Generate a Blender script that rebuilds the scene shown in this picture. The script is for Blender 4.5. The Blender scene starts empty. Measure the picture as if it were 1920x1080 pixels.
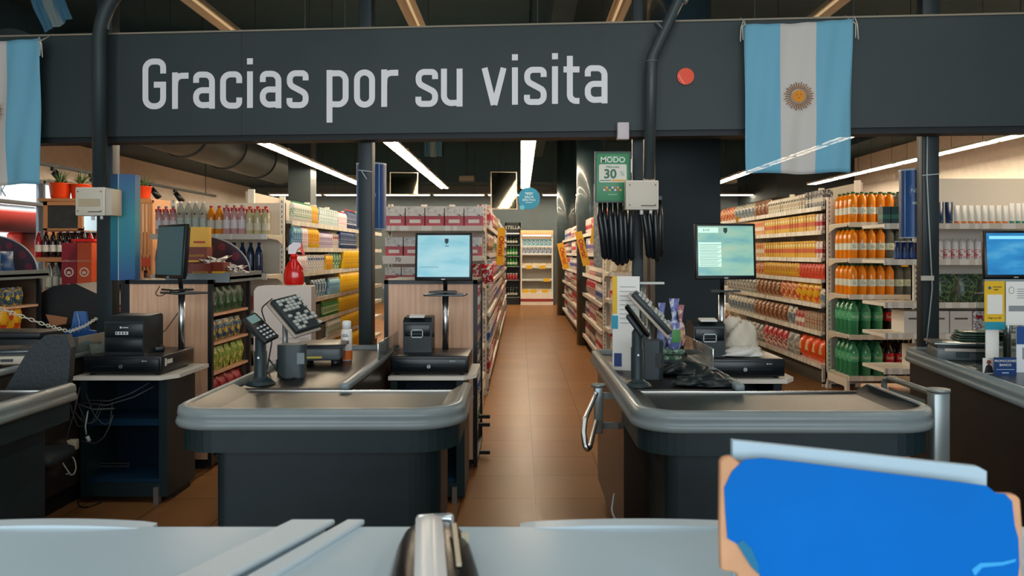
import bpy, bmesh, math, random
from mathutils import Vector, Matrix, Euler
random.seed(7)
SC = bpy.context.scene
COL = SC.collection
PI = math.pi
R = math.radians
# ------------------------------------------------------------------ camera, world, exposure
F = 1500.0
VX, VY, EYE = 976.0, 475.0, 1.5
cam_d = bpy.data.cameras.new('camera')
cam = bpy.data.objects.new('camera', cam_d)
COL.objects.link(cam)
cam.location = (0, 0, EYE)
cam.rotation_euler = (R(90), 0, 0)
cam_d.sensor_width = 36
cam_d.lens = 36 * F / 1920
cam_d.shift_x = -(VX - 960) / 1920
cam_d.shift_y = -(540 - VY) / 1920
cam_d.clip_start = .05
cam_d.clip_end = 120
cam_d.dof.use_dof = True
cam_d.dof.focus_distance = 5.2
cam_d.dof.aperture_fstop = 7.5
SC.camera = cam
w = bpy.data.worlds.new('world')
SC.world = w
w.use_nodes = True
w.node_tree.nodes['Background'].inputs[0].default_value = (.55, .72, .82, 1)
w.node_tree.nodes['Background'].inputs[1].default_value = .35
vs = SC.view_settings
vs.view_transform = 'Standard'
vs.look = 'None'
vs.gamma = 1
vs.use_curve_mapping = False
vs.exposure = 0.0
SC.cycles.use_denoising = True
SC.cycles.max_bounces = 6
SC.cycles.diffuse_bounces = 3
SC.cycles.glossy_bounces = 3
SC.cycles.transmission_bounces = 4
SC.cycles.transparent_max_bounces = 6
SC.cycles.caustics_reflective = False
SC.cycles.caustics_refractive = False
SC.cycles.sample_clamp_indirect = 4

def area(name, loc, sx, sy, power, col=(1, .93, .82), rot=(0, 0, 0), spread=180):
    l = bpy.data.lights.new(name, 'AREA')
    l.shape = 'RECTANGLE'
    l.size, l.size_y, l.energy, l.color = sx, sy, power, col
    l.spread = R(spread)
    o = bpy.data.objects.new(name, l)
    o.location = loc
    o.rotation_euler = rot
    COL.objects.link(o)
    return o
WARM = (1, .91, .79)
# light of the fluorescent rows over the aisles
# comes from the tubes themselves (see the light fixtures)
# daylight of the glazed shop front behind the camera and at the left wall
area('shopfront_daylight', (0, -4.2, 2.0), 9, 2.6, 430, (.82, .92, 1), (R(90), 0, 0))
area('street_daylight', (-8.6, 13.6, 3.5), .5, 7, 420, (.9, .96, 1), (0, R(32), 0))
for X in (-2.97, -1.03, .92, 2.88):
    area('checkout_light', (X, 1.9, 3.74), .14, 5.0, 24, (1, .94, .86))

# ------------------------------------------------------------------ helpers
def at(px, py, d):
    """a point of the place: d metres in front of the camera plane"""
    return Vector(((px - VX) / F * d, d, EYE - (py - VY) / F * d))

def lin(h):
    h = h.lstrip('#')
    c = [int(h[i:i + 2], 16) / 255 for i in (0, 2, 4)]
    return tuple(x / 12.92 if x <= .04045 else ((x + .055) / 1.055) ** 2.4 for x in c) + (1,)

MC = {}
def M(hexc, rough=.5, metal=0, spec=.5, emit=0, trans=0, noise=0, nscale=8, bump=0, coat=0, ior=1.45, alpha=1):
    key = (hexc, rough, metal, spec, emit, trans, noise, nscale, bump, coat, ior, alpha)
    if key in MC:
        return MC[key]
    m = bpy.data.materials.new('material')
    m.use_nodes = True
    nt = m.node_tree
    b = nt.nodes['Principled BSDF']
    c = lin(hexc)
    b.inputs['Base Color'].default_value = c
    b.inputs['Roughness'].default_value = rough
    b.inputs['Metallic'].default_value = metal
    b.inputs['Specular IOR Level'].default_value = spec
    b.inputs['Coat Weight'].default_value = coat
    b.inputs['IOR'].default_value = ior
    b.inputs['Alpha'].default_value = alpha
    if trans:
        b.inputs['Transmission Weight'].default_value = trans
    if emit:
        b.inputs['Emission Color'].default_value = c
        b.inputs['Emission Strength'].default_value = emit
    if noise or bump:
        tc = nt.nodes.new('ShaderNodeTexCoord')
        n = nt.nodes.new('ShaderNodeTexNoise')
        n.inputs['Scale'].default_value = nscale
        n.inputs['Detail'].default_value = 4
        nt.links.new(tc.outputs['Object'], n.inputs['Vector'])
        if noise:
            r = nt.nodes.new('ShaderNodeValToRGB')
            lo = tuple(x * (1 - noise) for x in c[:3]) + (1,)
            hi = tuple(min(1, x * (1 + noise)) for x in c[:3]) + (1,)
            r.color_ramp.elements[0].color = lo
            r.color_ramp.elements[1].color = hi
            r.color_ramp.elements[0].position = .3
            r.color_ramp.elements[1].position = .7
            nt.links.new(n.outputs['Fac'], r.inputs['Fac'])
            nt.links.new(r.outputs['Color'], b.inputs['Base Color'])
        if bump:
            bp = nt.nodes.new('ShaderNodeBump')
            bp.inputs['Strength'].default_value = bump
            bp.inputs['Distance'].default_value = .01
            nt.links.new(n.outputs['Fac'], bp.inputs['Height'])
            nt.links.new(bp.outputs['Normal'], b.inputs['Normal'])
    MC[key] = m
    return m

def PR(cols, scale=30, rough=.35, stretch=(1, 1, 1), seed=0):
    """printed packaging: patches of a few inks"""
    key = ('print', tuple(cols), scale, rough, stretch, seed)
    if key in MC:
        return MC[key]
    m = bpy.data.materials.new('printed_material')
    m.use_nodes = True
    nt = m.node_tree
    b = nt.nodes['Principled BSDF']
    b.inputs['Roughness'].default_value = rough
    tc = nt.nodes.new('ShaderNodeTexCoord')
    mp = nt.nodes.new('ShaderNodeMapping')
    mp.inputs['Scale'].default_value = stretch
    mp.inputs['Location'].default_value = (seed * .37, seed * .71, seed * .13)
    n = nt.nodes.new('ShaderNodeTexNoise')
    n.inputs['Scale'].default_value = scale
    n.inputs['Detail'].default_value = 1.5
    n.inputs['Distortion'].default_value = .6
    r = nt.nodes.new('ShaderNodeValToRGB')
    r.color_ramp.interpolation = 'CONSTANT'
    els = r.color_ramp.elements
    while len(els) < len(cols):
        els.new(.5)
    k = len(cols)
    ps = [0] + [.5 + (i - (k) / 2) * .42 / k + .1 for i in range(1, k)]
    for e, p_, c in zip(els, ps, cols):
        e.position = p_
        e.color = lin(c)
    nt.links.new(tc.outputs['Object'], mp.inputs['Vector'])
    nt.links.new(mp.outputs['Vector'], n.inputs['Vector'])
    nt.links.new(n.outputs['Fac'], r.inputs['Fac'])
    nt.links.new(r.outputs['Color'], b.inputs['Base Color'])
    MC[key] = m
    return m

class MB:
    """collects shapes and builds them as ONE mesh object"""
    def __init__(s):
        s.bm = bmesh.new()
        s.mats = []
        s.mi = 0
    def mat(s, m):
        if m not in s.mats:
            s.mats.append(m)
        s.mi = s.mats.index(m)
        return s
    def _f(s, vs_, smooth=False):
        try:
            f = s.bm.faces.new(vs_)
            f.material_index = s.mi
            f.smooth = smooth
            return f
        except ValueError:
            return None
    def box(s, x0, x1, y0, y1, z0, z1, bev=0, mtx=None, seg=2):
        t = bmesh.new()
        co = [(x, y, z) for x in (x0, x1) for y in (y0, y1) for z in (z0, z1)]
        v = [t.verts.new(c) for c in co]
        for q in ((0, 1, 3, 2), (4, 6, 7, 5), (0, 4, 5, 1), (2, 3, 7, 6), (0, 2, 6, 4), (1, 5, 7, 3)):
            t.faces.new([v[i] for i in q])
        if bev:
            bmesh.ops.bevel(t, geom=list(t.edges), offset=bev, segments=seg, affect='EDGES', profile=.5)
        s.merge(t, mtx, smooth=bool(bev))
        return s
    def merge(s, t, mtx=None, smooth=False):
        t.verts.index_update()
        vm = [s.bm.verts.new((mtx @ v.co) if mtx else v.co) for v in t.verts]
        for f in t.faces:
            s._f([vm[v.index] for v in f.verts], smooth)
        t.free()
    def merge_mesh(s, me, mtx=None):
        vm = [s.bm.verts.new((mtx @ v.co) if mtx else v.co) for v in me.vertices]
        for p in me.polygons:
            s._f([vm[i] for i in p.vertices])
        return s
    def cyl(s, p0, p1, r, r1=None, n=16, caps=True, smooth=True):
        p0, p1 = Vector(p0), Vector(p1)
        r1 = r if r1 is None else r1
        q = (p1 - p0).to_track_quat('Z', 'Y')
        a, b = [], []
        for i in range(n):
            t = 2 * PI * i / n
            o = Vector((math.cos(t), math.sin(t), 0))
            a.append(s.bm.verts.new(p0 + q @ (o * r)))
            b.append(s.bm.verts.new(p1 + q @ (o * r1)))
        for i in range(n):
            j = (i + 1) % n
            s._f((a[i], a[j], b[j], b[i]), smooth)
        if caps:
            s._f(a[::-1])
            s._f(b)
        return s
    def tube(s, pts, r, n=10, closed=False, caps=True):
        pts = [Vector(p) for p in pts]
        rings = []
        N = len(pts)
        up = None
        for i, p in enumerate(pts):
            if closed:
                d = pts[(i + 1) % N] - pts[i - 1]
            else:
                d = pts[min(i + 1, N - 1)] - pts[max(i - 1, 0)]
            d.normalize()
            if up is None:
                up = Vector((0, 0, 1)) if abs(d.z) < .9 else Vector((1, 0, 0))
            u = d.cross(up).normalized()
            up = u.cross(d).normalized()
            rr = r[i] if isinstance(r, (list, tuple)) else r
            rings.append([s.bm.verts.new(p + (u * math.cos(2 * PI * k / n) + up * math.sin(2 * PI * k / n)) * rr) for k in range(n)])
        for i in range(N if closed else N - 1):
            a, b = rings[i], rings[(i + 1) % N]
            for k in range(n):
                s._f((a[k], a[(k + 1) % n], b[(k + 1) % n], b[k]), True)
        if caps and not closed:
            s._f(rings[0][::-1])
            s._f(rings[-1])
        return s
    def lathe(s, prof, c=(0, 0, 0), n=18, mtx=None, sx=1, sy=1, bands=None):
        """prof: (radius, z); bands: material per segment"""
        c = Vector(c)
        rings = []
        for r_, z in prof:
            if r_ <= 1e-5:
                p = c + Vector((0, 0, z))
                rings.append([s.bm.verts.new(mtx @ p if mtx else p)])
            else:
                ring = []
                for k in range(n):
                    p = c + Vector((r_ * sx * math.cos(2 * PI * k / n), r_ * sy * math.sin(2 * PI * k / n), z))
                    ring.append(s.bm.verts.new(mtx @ p if mtx else p))
                rings.append(ring)
        for i in range(len(rings) - 1):
            if bands:
                s.mat(bands[i])
            a, b = rings[i], rings[i + 1]
            for k in range(n):
                k2 = (k + 1) % n
                if len(a) == 1 and len(b) == 1:
                    continue
                if len(a) == 1:
                    s._f((a[0], b[k2], b[k]), True)
                elif len(b) == 1:
                    s._f((a[k], a[k2], b[0]), True)
                else:
                    s._f((a[k], a[k2], b[k2], b[k]), True)
        return s
    def prism(s, pts, z0, z1, mtx=None, smooth=False, caps=True):
        """pts: xy outline, extruded z0..z1"""
        f = (lambda p: mtx @ Vector(p)) if mtx else Vector
        a = [s.bm.verts.new(f((x, y, z0))) for x, y in pts]
        b = [s.bm.verts.new(f((x, y, z1))) for x, y in pts]
        n = len(pts)
        for i in range(n):
            j = (i + 1) % n
            s._f((a[i], a[j], b[j], b[i]), smooth)
        if caps:
            s._f(a[::-1])
            s._f(b)
        return s
    def quad(s, a, b, c, d):
        s._f([s.bm.verts.new(p) for p in (a, b, c, d)])
        return s
    def ribbon(s, pts, w, th=.004, closed=False, mtx=None):
        """flat stroke in the xz plane, front at y=0, thickness towards +y"""
        n = len(pts)
        L, Rr = [], []
        P_ = [Vector((p[0], p[1])) for p in pts]
        for i in range(n):
            if closed:
                d0 = (P_[i] - P_[i - 1]).normalized()
                d1 = (P_[(i + 1) % n] - P_[i]).normalized()
            else:
                d0 = (P_[i] - P_[i - 1]).normalized() if i else (P_[1] - P_[0]).normalized()
                d1 = (P_[i + 1] - P_[i]).normalized() if i < n - 1 else d0
            n0 = Vector((-d0.y, d0.x))
            n1 = Vector((-d1.y, d1.x))
            m = (n0 + n1)
            m = m / max(.3, m.length)
            k = 1 / max(.5, m.dot(n1))
            L.append(P_[i] + m * w / 2 * k)
            Rr.append(P_[i] - m * w / 2 * k)
        def V(p, y):
            q = Vector((p.x, y, p.y))
            return s.bm.verts.new(mtx @ q if mtx else q)
        lf = [V(p, 0) for p in L]
        rf = [V(p, 0) for p in Rr]
        lb = [V(p, th) for p in L]
        rb = [V(p, th) for p in Rr]
        rng = range(n if closed else n - 1)
        for i in rng:
            j = (i + 1) % n
            s._f((lf[i], lf[j], rf[j], rf[i]))
            s._f((lf[i], lb[i], lb[j], lf[j]))
            s._f((rf[i], rf[j], rb[j], rb[i]))
        if not closed:
            s._f((lf[0], rf[0], rb[0], lb[0]))
            s._f((lf[-1], lb[-1], rb[-1], rf[-1]))
        return s
    def mesh(s, name='mesh', fix=True):
        if fix:
            bmesh.ops.recalc_face_normals(s.bm, faces=list(s.bm.faces))
        me = bpy.data.meshes.new(name)
        s.bm.to_mesh(me)
        s.bm.free()
        for m in s.mats:
            me.materials.append(m)
        return me
    def build(s, name, parent=None, loc=None, rot=None, label=None, fix=True, link=True):
        o = bpy.data.objects.new(name, s.mesh(name, fix))
        if link:
            COL.objects.link(o)
        if parent is not None:
            o.parent = parent
        if loc is not None:
            o.location = loc
        if rot is not None:
            o.rotation_euler = rot
        if label:
            o['label'] = label
        return o

def mb(m):
    return MB().mat(m)

def tag(o, label=None, cat=None, group=None, kind=None):
    if label: o['label'] = label
    if cat: o['category'] = cat
    if group: o['group'] = group
    if kind: o['kind'] = kind
    return o

def thing(name, loc=(0, 0, 0), rz=0, label=None, cat=None, group=None, link=True, rot=None):
    o = bpy.data.objects.new(name, None)
    o.empty_display_size = .1
    if link:
        COL.objects.link(o)
    o.location = loc
    o.rotation_euler = rot if rot else (0, 0, rz)
    tag(o, label, cat, group)
    return o

KIDS = {}
def kids(o):
    if o.name not in KIDS:
        KIDS[o.name] = [c for c in bpy.data.objects if c.parent == o]
    return KIDS[o.name]

def inst(proto, loc, rz=0, label=None, cat=None, group=None, sc=None, rot=None):
    """a copy of a thing with copies of its parts and sub-parts"""
    r = proto.copy()
    COL.objects.link(r)
    r.location = loc
    r.rotation_euler = rot if rot else (0, 0, rz)
    if sc is not None:
        r.scale = sc if hasattr(sc, '__len__') else (sc, sc, sc)
    tag(r, label, cat, group)
    for ch in kids(proto):
        c = ch.copy()
        COL.objects.link(c)
        c.parent = r
        for g in kids(ch):
            d = g.copy()
            COL.objects.link(d)
            d.parent = c
    return r

TXT = {}
def text_mesh(s, size=1, th=.002, bold=0, align='CENTER', sx=1):
    c = bpy.data.curves.new('text', 'FONT')
    c.body = s
    c.size = size
    c.extrude = th / 2
    c.offset = bold
    c.align_x = align
    c.align_y = 'CENTER'
    c.resolution_u = 3
    o = bpy.data.objects.new('text', c)
    me = bpy.data.meshes.new_from_object(o)
    bpy.data.objects.remove(o)
    for v in me.vertices:
        v.co = Vector((v.co.x * sx, -v.co.z, v.co.y))
    return me

def text(parent, name, s, size, loc, m, th=.002, bold=0, align='CENTER', rot=(0, 0, 0), sx=1, wrap=None, link=True):
    me = text_mesh(s, size, th, bold, align, sx)
    if wrap:
        for v in me.vertices:
            r = wrap - v.co.y
            a = v.co.x / wrap
            v.co = Vector((r * math.sin(a), -r * math.cos(a), v.co.z))
    me.materials.clear()
    me.materials.append(m)
    o = bpy.data.objects.new(name, me)
    if link:
        COL.objects.link(o)
    o.parent = parent
    o.location = loc
    o.rotation_euler = rot
    return o

def rpath(pts, rad, seg=6, closed=False):
    """fillet the corners of a polyline; rad: number or one per corner"""
    out = []
    n = len(pts)
    P_ = [Vector(p) for p in pts]
    for i in range(n):
        if not closed and i in (0, n - 1):
            out.append(P_[i])
            continue
        r = rad if not hasattr(rad, '__len__') else rad[i]
        a, b, c = P_[i - 1], P_[i], P_[(i + 1) % n]
        u, v = (a - b), (c - b)
        lu, lv = u.length, v.length
        if r <= 0 or lu < 1e-6 or lv < 1e-6:
            out.append(b)
            continue
        u.normalize(); v.normalize()
        t = r / max(.05, math.tan(u.angle(v) / 2))
        t = min(t, lu * .5, lv * .5) if closed or (0 < i - 1 or i + 1 < n - 1) else min(t, lu, lv)
        p0, p1 = b + u * t, b + v * t
        half = u.angle(v) / 2
        rr = t * math.tan(half)
        bis = (u + v)
        if bis.length < 1e-4 or half > PI / 2 - .02:
            out.append(b)
            continue
        c_ = b + bis.normalized() * (rr / math.sin(half))
        a0, a1 = p0 - c_, p1 - c_
        full = a0.angle(a1)
        for k in range(seg + 1):
            s_ = k / seg
            out.append(c_ + (a0 * math.sin((1 - s_) * full) + a1 * math.sin(s_ * full)) / math.sin(full))
    return out

def rrect(x0, x1, y0, y1, r, seg=6):
    rr = r if hasattr(r, '__len__') else (r,) * 4
    out = []
    for (cx, cy, a0, q) in ((x0, y0, 180, rr[0]), (x1, y0, 270, rr[1]), (x1, y1, 0, rr[2]), (x0, y1, 90, rr[3])):
        ox = cx + q if cx == x0 else cx - q
        oy = cy + q if cy == y0 else cy - q
        if q <= 0:
            out.append((cx, cy))
            continue
        for k in range(seg + 1):
            a = R(a0 + 90 * k / seg)
            out.append((ox + q * math.cos(a), oy + q * math.sin(a)))
    return out
ORD = 'zeroth first second third fourth fifth sixth seventh eighth ninth tenth eleventh twelfth thirteenth fourteenth fifteenth sixteenth seventeenth eighteenth nineteenth twentieth'.split()
def nth(i, n, a='leftmost', b='rightmost', mid='from the left'):
    if n == 1:
        return 'lone'
    if i == 0:
        return a
    if i == n - 1:
        return b
    if i + 1 <= 20:
        return ORD[i + 1] + ' ' + mid
    return '%dth %s' % (i + 1, mid) if (i + 1) % 10 not in (1, 2, 3) else '%d%s %s' % (i + 1, ('', 'st', 'nd', 'rd')[(i + 1) % 10], mid)
# shared materials
DARK = M('#172a2e', .45, noise=.12)
DARK2 = M('#121f23', .4)
BLK = M('#0d1114', .35)
BLKM = M('#14191b', .6)
HEAD = M('#2c3839', .55, noise=.07, nscale=3)
GREYP = M('#7d898a', .32, noise=.05)
STEEL = M('#43423f', .38, metal=1, noise=.08, nscale=5, bump=.03)
CHROME = M('#d9dde0', .28, metal=1)
CREAM = M('#e9e2d4', .45)
CREAM2 = M('#c6bba6', .5)
WHITE = M('#e6e6e2', .4)
PAPER = M('#e9e6de', .7)
NAVY = M('#0d1f30', .35)
GREYM = M('#5d6668', .4)
# ------------------------------------------------------------------ the setting
def floor_mat():
    m = bpy.data.materials.new('floor_tiles')
    m.use_nodes = True
    nt = m.node_tree
    b = nt.nodes['Principled BSDF']
    b.inputs['Specular IOR Level'].default_value = .06
    tc = nt.nodes.new('ShaderNodeTexCoord')
    mp = nt.nodes.new('ShaderNodeMapping')
    mp.inputs['Location'].default_value = (.36, .1, 0)
    br = nt.nodes.new('ShaderNodeTexBrick')
    br.offset = 0
    br.inputs['Scale'].default_value = 1
    br.inputs['Brick Width'].default_value = .45
    br.inputs['Row Height'].default_value = .5
    br.inputs['Mortar Size'].default_value = .0035
    br.inputs['Color1'].default_value = lin('#966a42')
    br.inputs['Color2'].default_value = lin('#8b603a')
    br.inputs['Mortar'].default_value = lin('#543822')
    n = nt.nodes.new('ShaderNodeTexNoise')
    n.inputs['Scale'].default_value = 2.5
    n.inputs['Detail'].default_value = 6
    mx = nt.nodes.new('ShaderNodeMixRGB')
    mx.blend_type = 'MULTIPLY'
    mx.inputs['Fac'].default_value = .18
    r = nt.nodes.new('ShaderNodeMapRange')
    r.inputs['To Min'].default_value = .27
    r.inputs['To Max'].default_value = .36
    bp = nt.nodes.new('ShaderNodeBump')
    bp.inputs['Strength'].default_value = .02
    bp.inputs['Distance'].default_value = .02
    nt.links.new(tc.outputs['Object'], mp.inputs['Vector'])
    nt.links.new(mp.outputs['Vector'], br.inputs['Vector'])
    nt.links.new(tc.outputs['Object'], n.inputs['Vector'])
    nt.links.new(br.outputs['Color'], mx.inputs['Color1'])
    nt.links.new(n.outputs['Fac'], mx.inputs['Color2'])
    nt.links.new(mx.outputs['Color'], b.inputs['Base Color'])
    nt.links.new(n.outputs['Fac'], r.inputs['Value'])
    nt.links.new(r.outputs['Result'], b.inputs['Roughness'])
    nt.links.new(n.outputs['Fac'], bp.inputs['Height'])
    nt.links.new(bp.outputs['Normal'], b.inputs['Normal'])
    return m
XL, XR, YB, ZC = -8.2, 8.6, 24.3, 4.7
BEIGE = M('#eadfd0', .8, noise=.05)
WALLG = M('#58656a', .8, noise=.04)
CEIL = M('#1c3c48', .85, noise=.1)
tag(mb(floor_mat()).box(XL, XR, -4.5, YB, -.1, 0).build('floor'), kind='structure')
tag(mb(CEIL).box(XL, XR, -4.5, YB, ZC, ZC + .1).build('ceiling'), kind='structure')
tag(mb(WALLG).box(XL, XR, YB, YB + .1, 0, ZC).build('wall_back'), kind='structure')
tag(mb(BEIGE).box(XR, XR + .1, -4.5, YB, 0, ZC).build('wall_right'), kind='structure')
# left wall with a glazed shop window between y 10.4 and 16
wl = mb(BEIGE).box(XL - .12, XL, -4.5, 10.4, 0, ZC).box(XL - .12, XL, 16.2, YB, 0, ZC).box(XL - .12, XL, 10.4, 16.2, 2.75, ZC).box(XL - .12, XL, 10.4, 16.2, 0, .3)
tag(wl.build('wall_left'), kind='structure')
win = thing('window_1', kind=None) if False else thing('window_1')
tag(win, kind='structure')
fr = mb(M('#6f767a', .4))
for y in (10.4, 12.1, 13.7, 16.14):
    fr.box(XL - .1, XL + .03, y, y + .06, .3, 2.75)
for z in (.3, 2.3, 2.69):
    fr.box(XL - .1, XL + .03, 10.4, 16.2, z, z + .06)
fr.build('window_frame', win)
mb(M('#dfeef2', .05, trans=1, ior=1.1)).box(XL - .05, XL - .04, 10.4, 16.2, .3, 2.75).build('glass_pane', win)
# bright street side seen through the glass: white hoarding
tag(mb(M('#e9eef0', .7)).box(XL - 1.6, XL - 1.5, 6, 24, 0, 3.4).build('exterior_hoarding'), kind='structure')
t = thing('hoarding_sign', (XL - 1.45, 15.1, 2.42), 0, 'white street sign with small dark lettering outside the left window', 'sign')
mb(M('#f2f4f5', .5)).box(-.03, 0, -1.6, .9, 0, .45).build('board', t)
text(t, 'lettering', 'K', .3, (.012, -.2, .24), BLKM, rot=(0, 0, R(90)))
# big red signage arch outside
t = thing('red_arch', (XL - .6, 13.45, 0), 0, 'red plastic portal standing outside the left window', 'portal')
redm = M('#e23a22', .4)
mb(redm).box(-.2, .2, -1.6, 1.0, 1.86, 2.25, .05).build('lintel_box', t)
mb(redm).box(-.15, .15, .45, .95, 0, 1.86, .04).build('post', t)
# dark soffit above the left and right walls, ceiling beams
DKB = M('#1d3843', .8, noise=.08)
def beam(name, x0, x1, y0, y1, z0, z1, m=DKB):
    return tag(mb(m).box(x0, x1, y0, y1, z0, z1).build(name), kind='structure')
beam('beam_left_soffit', XL, -6.5, 6.0, YB, 3.5, ZC)
beam('beam_right_soffit', 7.5, XR, 12.5, YB, 3.95, ZC)
for i, y in enumerate((3.4, 7.9, 11.6, 15.3, 19)):
    beam('beam_ceiling', -6.5, XR, y, y + .25, 4.25, ZC)
beam('beam_ceiling_mid', .35, .6, 5.8, 22, 4.15, ZC)
beam('beam_rear', XL, XR, 23.0, YB, 3.55, ZC, M('#35525d', .8))
beam('wall_rear_soffit', 6.6, XR, 20.6, YB, 2.95, 3.95, M('#2f3a3e', .8))
# spiral duct on the left
t = thing('ventilation_duct', (-5.5, 0, 3.5), 0, 'large round dark ventilation duct under the ceiling at the left', 'duct')
dm = M('#4c5556', .45, metal=.3, noise=.08)
mb(dm).cyl((0, 8.6, 0), (0, 18.4, 0), .42, n=32).build('duct_tube', t)
for y in (9.4, 11.2, 13, 14.8, 16.6, 18.3):
    mb(M('#394244', .5, metal=.3)).cyl((0, y, 0), (0, y + .06, 0), .445, n=32).build('duct_band', t)
for y in (10, 14, 17.5):
    for x in (-.35, .35):
        mb(BLKM).cyl((x, y, .2), (x, y, 1.2), .012, n=6).build('hanger', t)
# round columns
COLM = M('#2a3a3e', .3, coat=.3, noise=.05)
def column(name, x, y, r, top=ZC):
    return tag(mb(COLM).cyl((x, y, 0), (x, y, top), r, n=40).build(name), kind='structure')
column('column_1', 1.16, 13.2, .235)
column('column_2', 1.12, 19.5, .235)
column('column_4', 1.31, 6.62, .262)
tag(mb(M('#0f1e22', .6, noise=.05)).box(1.06, 1.575, 6.3, 6.95, 0, 2.6).build('column_3'), kind='structure')
tag(mb(M('#2e383b', .5)).box(-4.65, -4.2, 16, 16.45, 0, ZC).build('column_5'), kind='structure')

# ------------------------------------------------------------------ light fixtures
TUBE = M('#ffeccf', .4, emit=88)
HOUS = M('#cfc3ae', .45)
REFL = M('#c2b094', .45)
def make_fixture(L=1.5, w=.24, tubes=2):
    t = thing('fluorescent_fixture', link=False)
    b = mb(HOUS).prism([(-w / 2, -.01), (-w / 2 + .02, .035), (w / 2 - .02, .035), (w / 2, -.01), (w / 2 - .01, -.01), (w / 2 - .03, .025), (-w / 2 + .03, .025), (-w / 2 + .01, -.01)], -L / 2, L / 2, mtx=Matrix(((1, 0, 0, 0), (0, 0, 1, 0), (0, 1, 0, 0), (0, 0, 0, 1))))
    b.box(-w / 2, w / 2, -L / 2, -L / 2 + .03, -.015, .04).box(-w / 2, w / 2, L / 2 - .03, L / 2, -.015, .04)
    b.build('housing', t, link=False)
    for k in range(tubes):
        x = (k - (tubes - 1) / 2) * .13
        mb(TUBE).cyl((x, -L / 2 + .05, -.006), (x, L / 2 - .05, -.006), .012, n=8).build('tube', t, link=False)
    for y in (-L * .3, L * .3):
        mb(BLKM).cyl((0, y, .035), (0, y, 1.5), .004, n=5).build('suspension_rod', t, link=False)
    return t
FX = make_fixture()
rows = ((-3.95, 7.2, 9, 'over the leftmost aisle'), (-1.98, 7.2, 9, 'left of the central aisle'), (.12, 7.2, 9, 'over the central aisle'), (4.75, 6.4, 9, 'right of the dark pillar'), (7.15, 6.0, 9, 'along the right wall'))
for X, y0, n, w_ in rows:
    for i in range(n):
        inst(FX, (X, y0 + .75 + i * 1.52, 3.2), 0, 'lit ceiling tube light, %s in the row %s' % (nth(i, n, 'nearest', 'farthest', 'from front'), w_), 'ceiling light', 'fluorescent ceiling lights in rows')
for i in range(9):
    inst(FX, (-6.4 + i * 1.55, 22.8, 3.17), R(90), 'lit tube light, %s, in the cross row by the rear wall' % nth(i, 9), 'ceiling light', 'cross row of lights at the rear')
# long unlit reflector troughs above the sign
RT = thing('reflector_light', link=False)
mb(REFL).prism([(-.085, -.02), (-.05, .05), (.05, .05), (.085, -.02), (.075, -.02), (.045, .035), (-.045, .035), (-.075, -.02)], -1.5, 1.5, mtx=Matrix(((1, 0, 0, 0), (0, 0, 1, 0), (0, 1, 0, 0), (0, 0, 0, 1)))).build('reflector', RT, link=False)
mb(M('#ffe2b0', .4, emit=.35)).cyl((0, -1.4, .015), (0, 1.4, .015), .013, n=8).build('tube', RT, link=False)  # faint glow added to the tube although the trough is unlit
for y in (-1.2, 1.2):
    mb(BLKM).cyl((0, y, .05), (0, y, .92), .005, n=5).build('suspension_rod', RT, link=False)
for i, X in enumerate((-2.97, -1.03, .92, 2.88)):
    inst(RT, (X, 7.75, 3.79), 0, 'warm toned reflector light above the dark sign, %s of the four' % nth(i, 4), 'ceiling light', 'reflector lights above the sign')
# track with spot lights, left
t = thing('light_track', (-6.3, 0, 2.68), 0, 'black track rail carrying the spot lights over the drinks shelves', 'track')
mb(BLKM).box(-.03, .03, 8.4, 16.5, -.02, .02).build('rail', t)
hm = mb(BLKM)
for y in (9, 12.5, 16):
    hm.cyl((0, y, 0), (0, y, .9), .008, n=6)
hm.build('rod', t)
SP = thing('spot_light', link=False)
mb(BLKM).box(-.02, .02, -.05, .05, -.07, -.02).build('adapter', SP, link=False)
rotm = Matrix.Rotation(R(35), 4, 'X') @ Matrix.Rotation(R(-25), 4, 'Y')
v = rotm @ Vector((0, 0, -1))
mb(BLK).cyl(Vector((0, 0, -.08)), Vector((0, 0, -.08)) + v * .2, .045, .055, n=14).build('head', SP, link=False)
mb(M('#fff3d8', .4, emit=3)).cyl(Vector((0, 0, -.08)) + v * .2, Vector((0, 0, -.08)) + v * .203, .045, n=14).build('lens', SP, link=False)
for i in range(7):
    inst(SP, (-6.3, 8.9 + i * .95, 2.68), 0, 'black track spot light over the drinks shelves, %s' % nth(i, 7, 'nearest', 'farthest', 'from the front'), 'spot light', 'track spots at the left')
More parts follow.
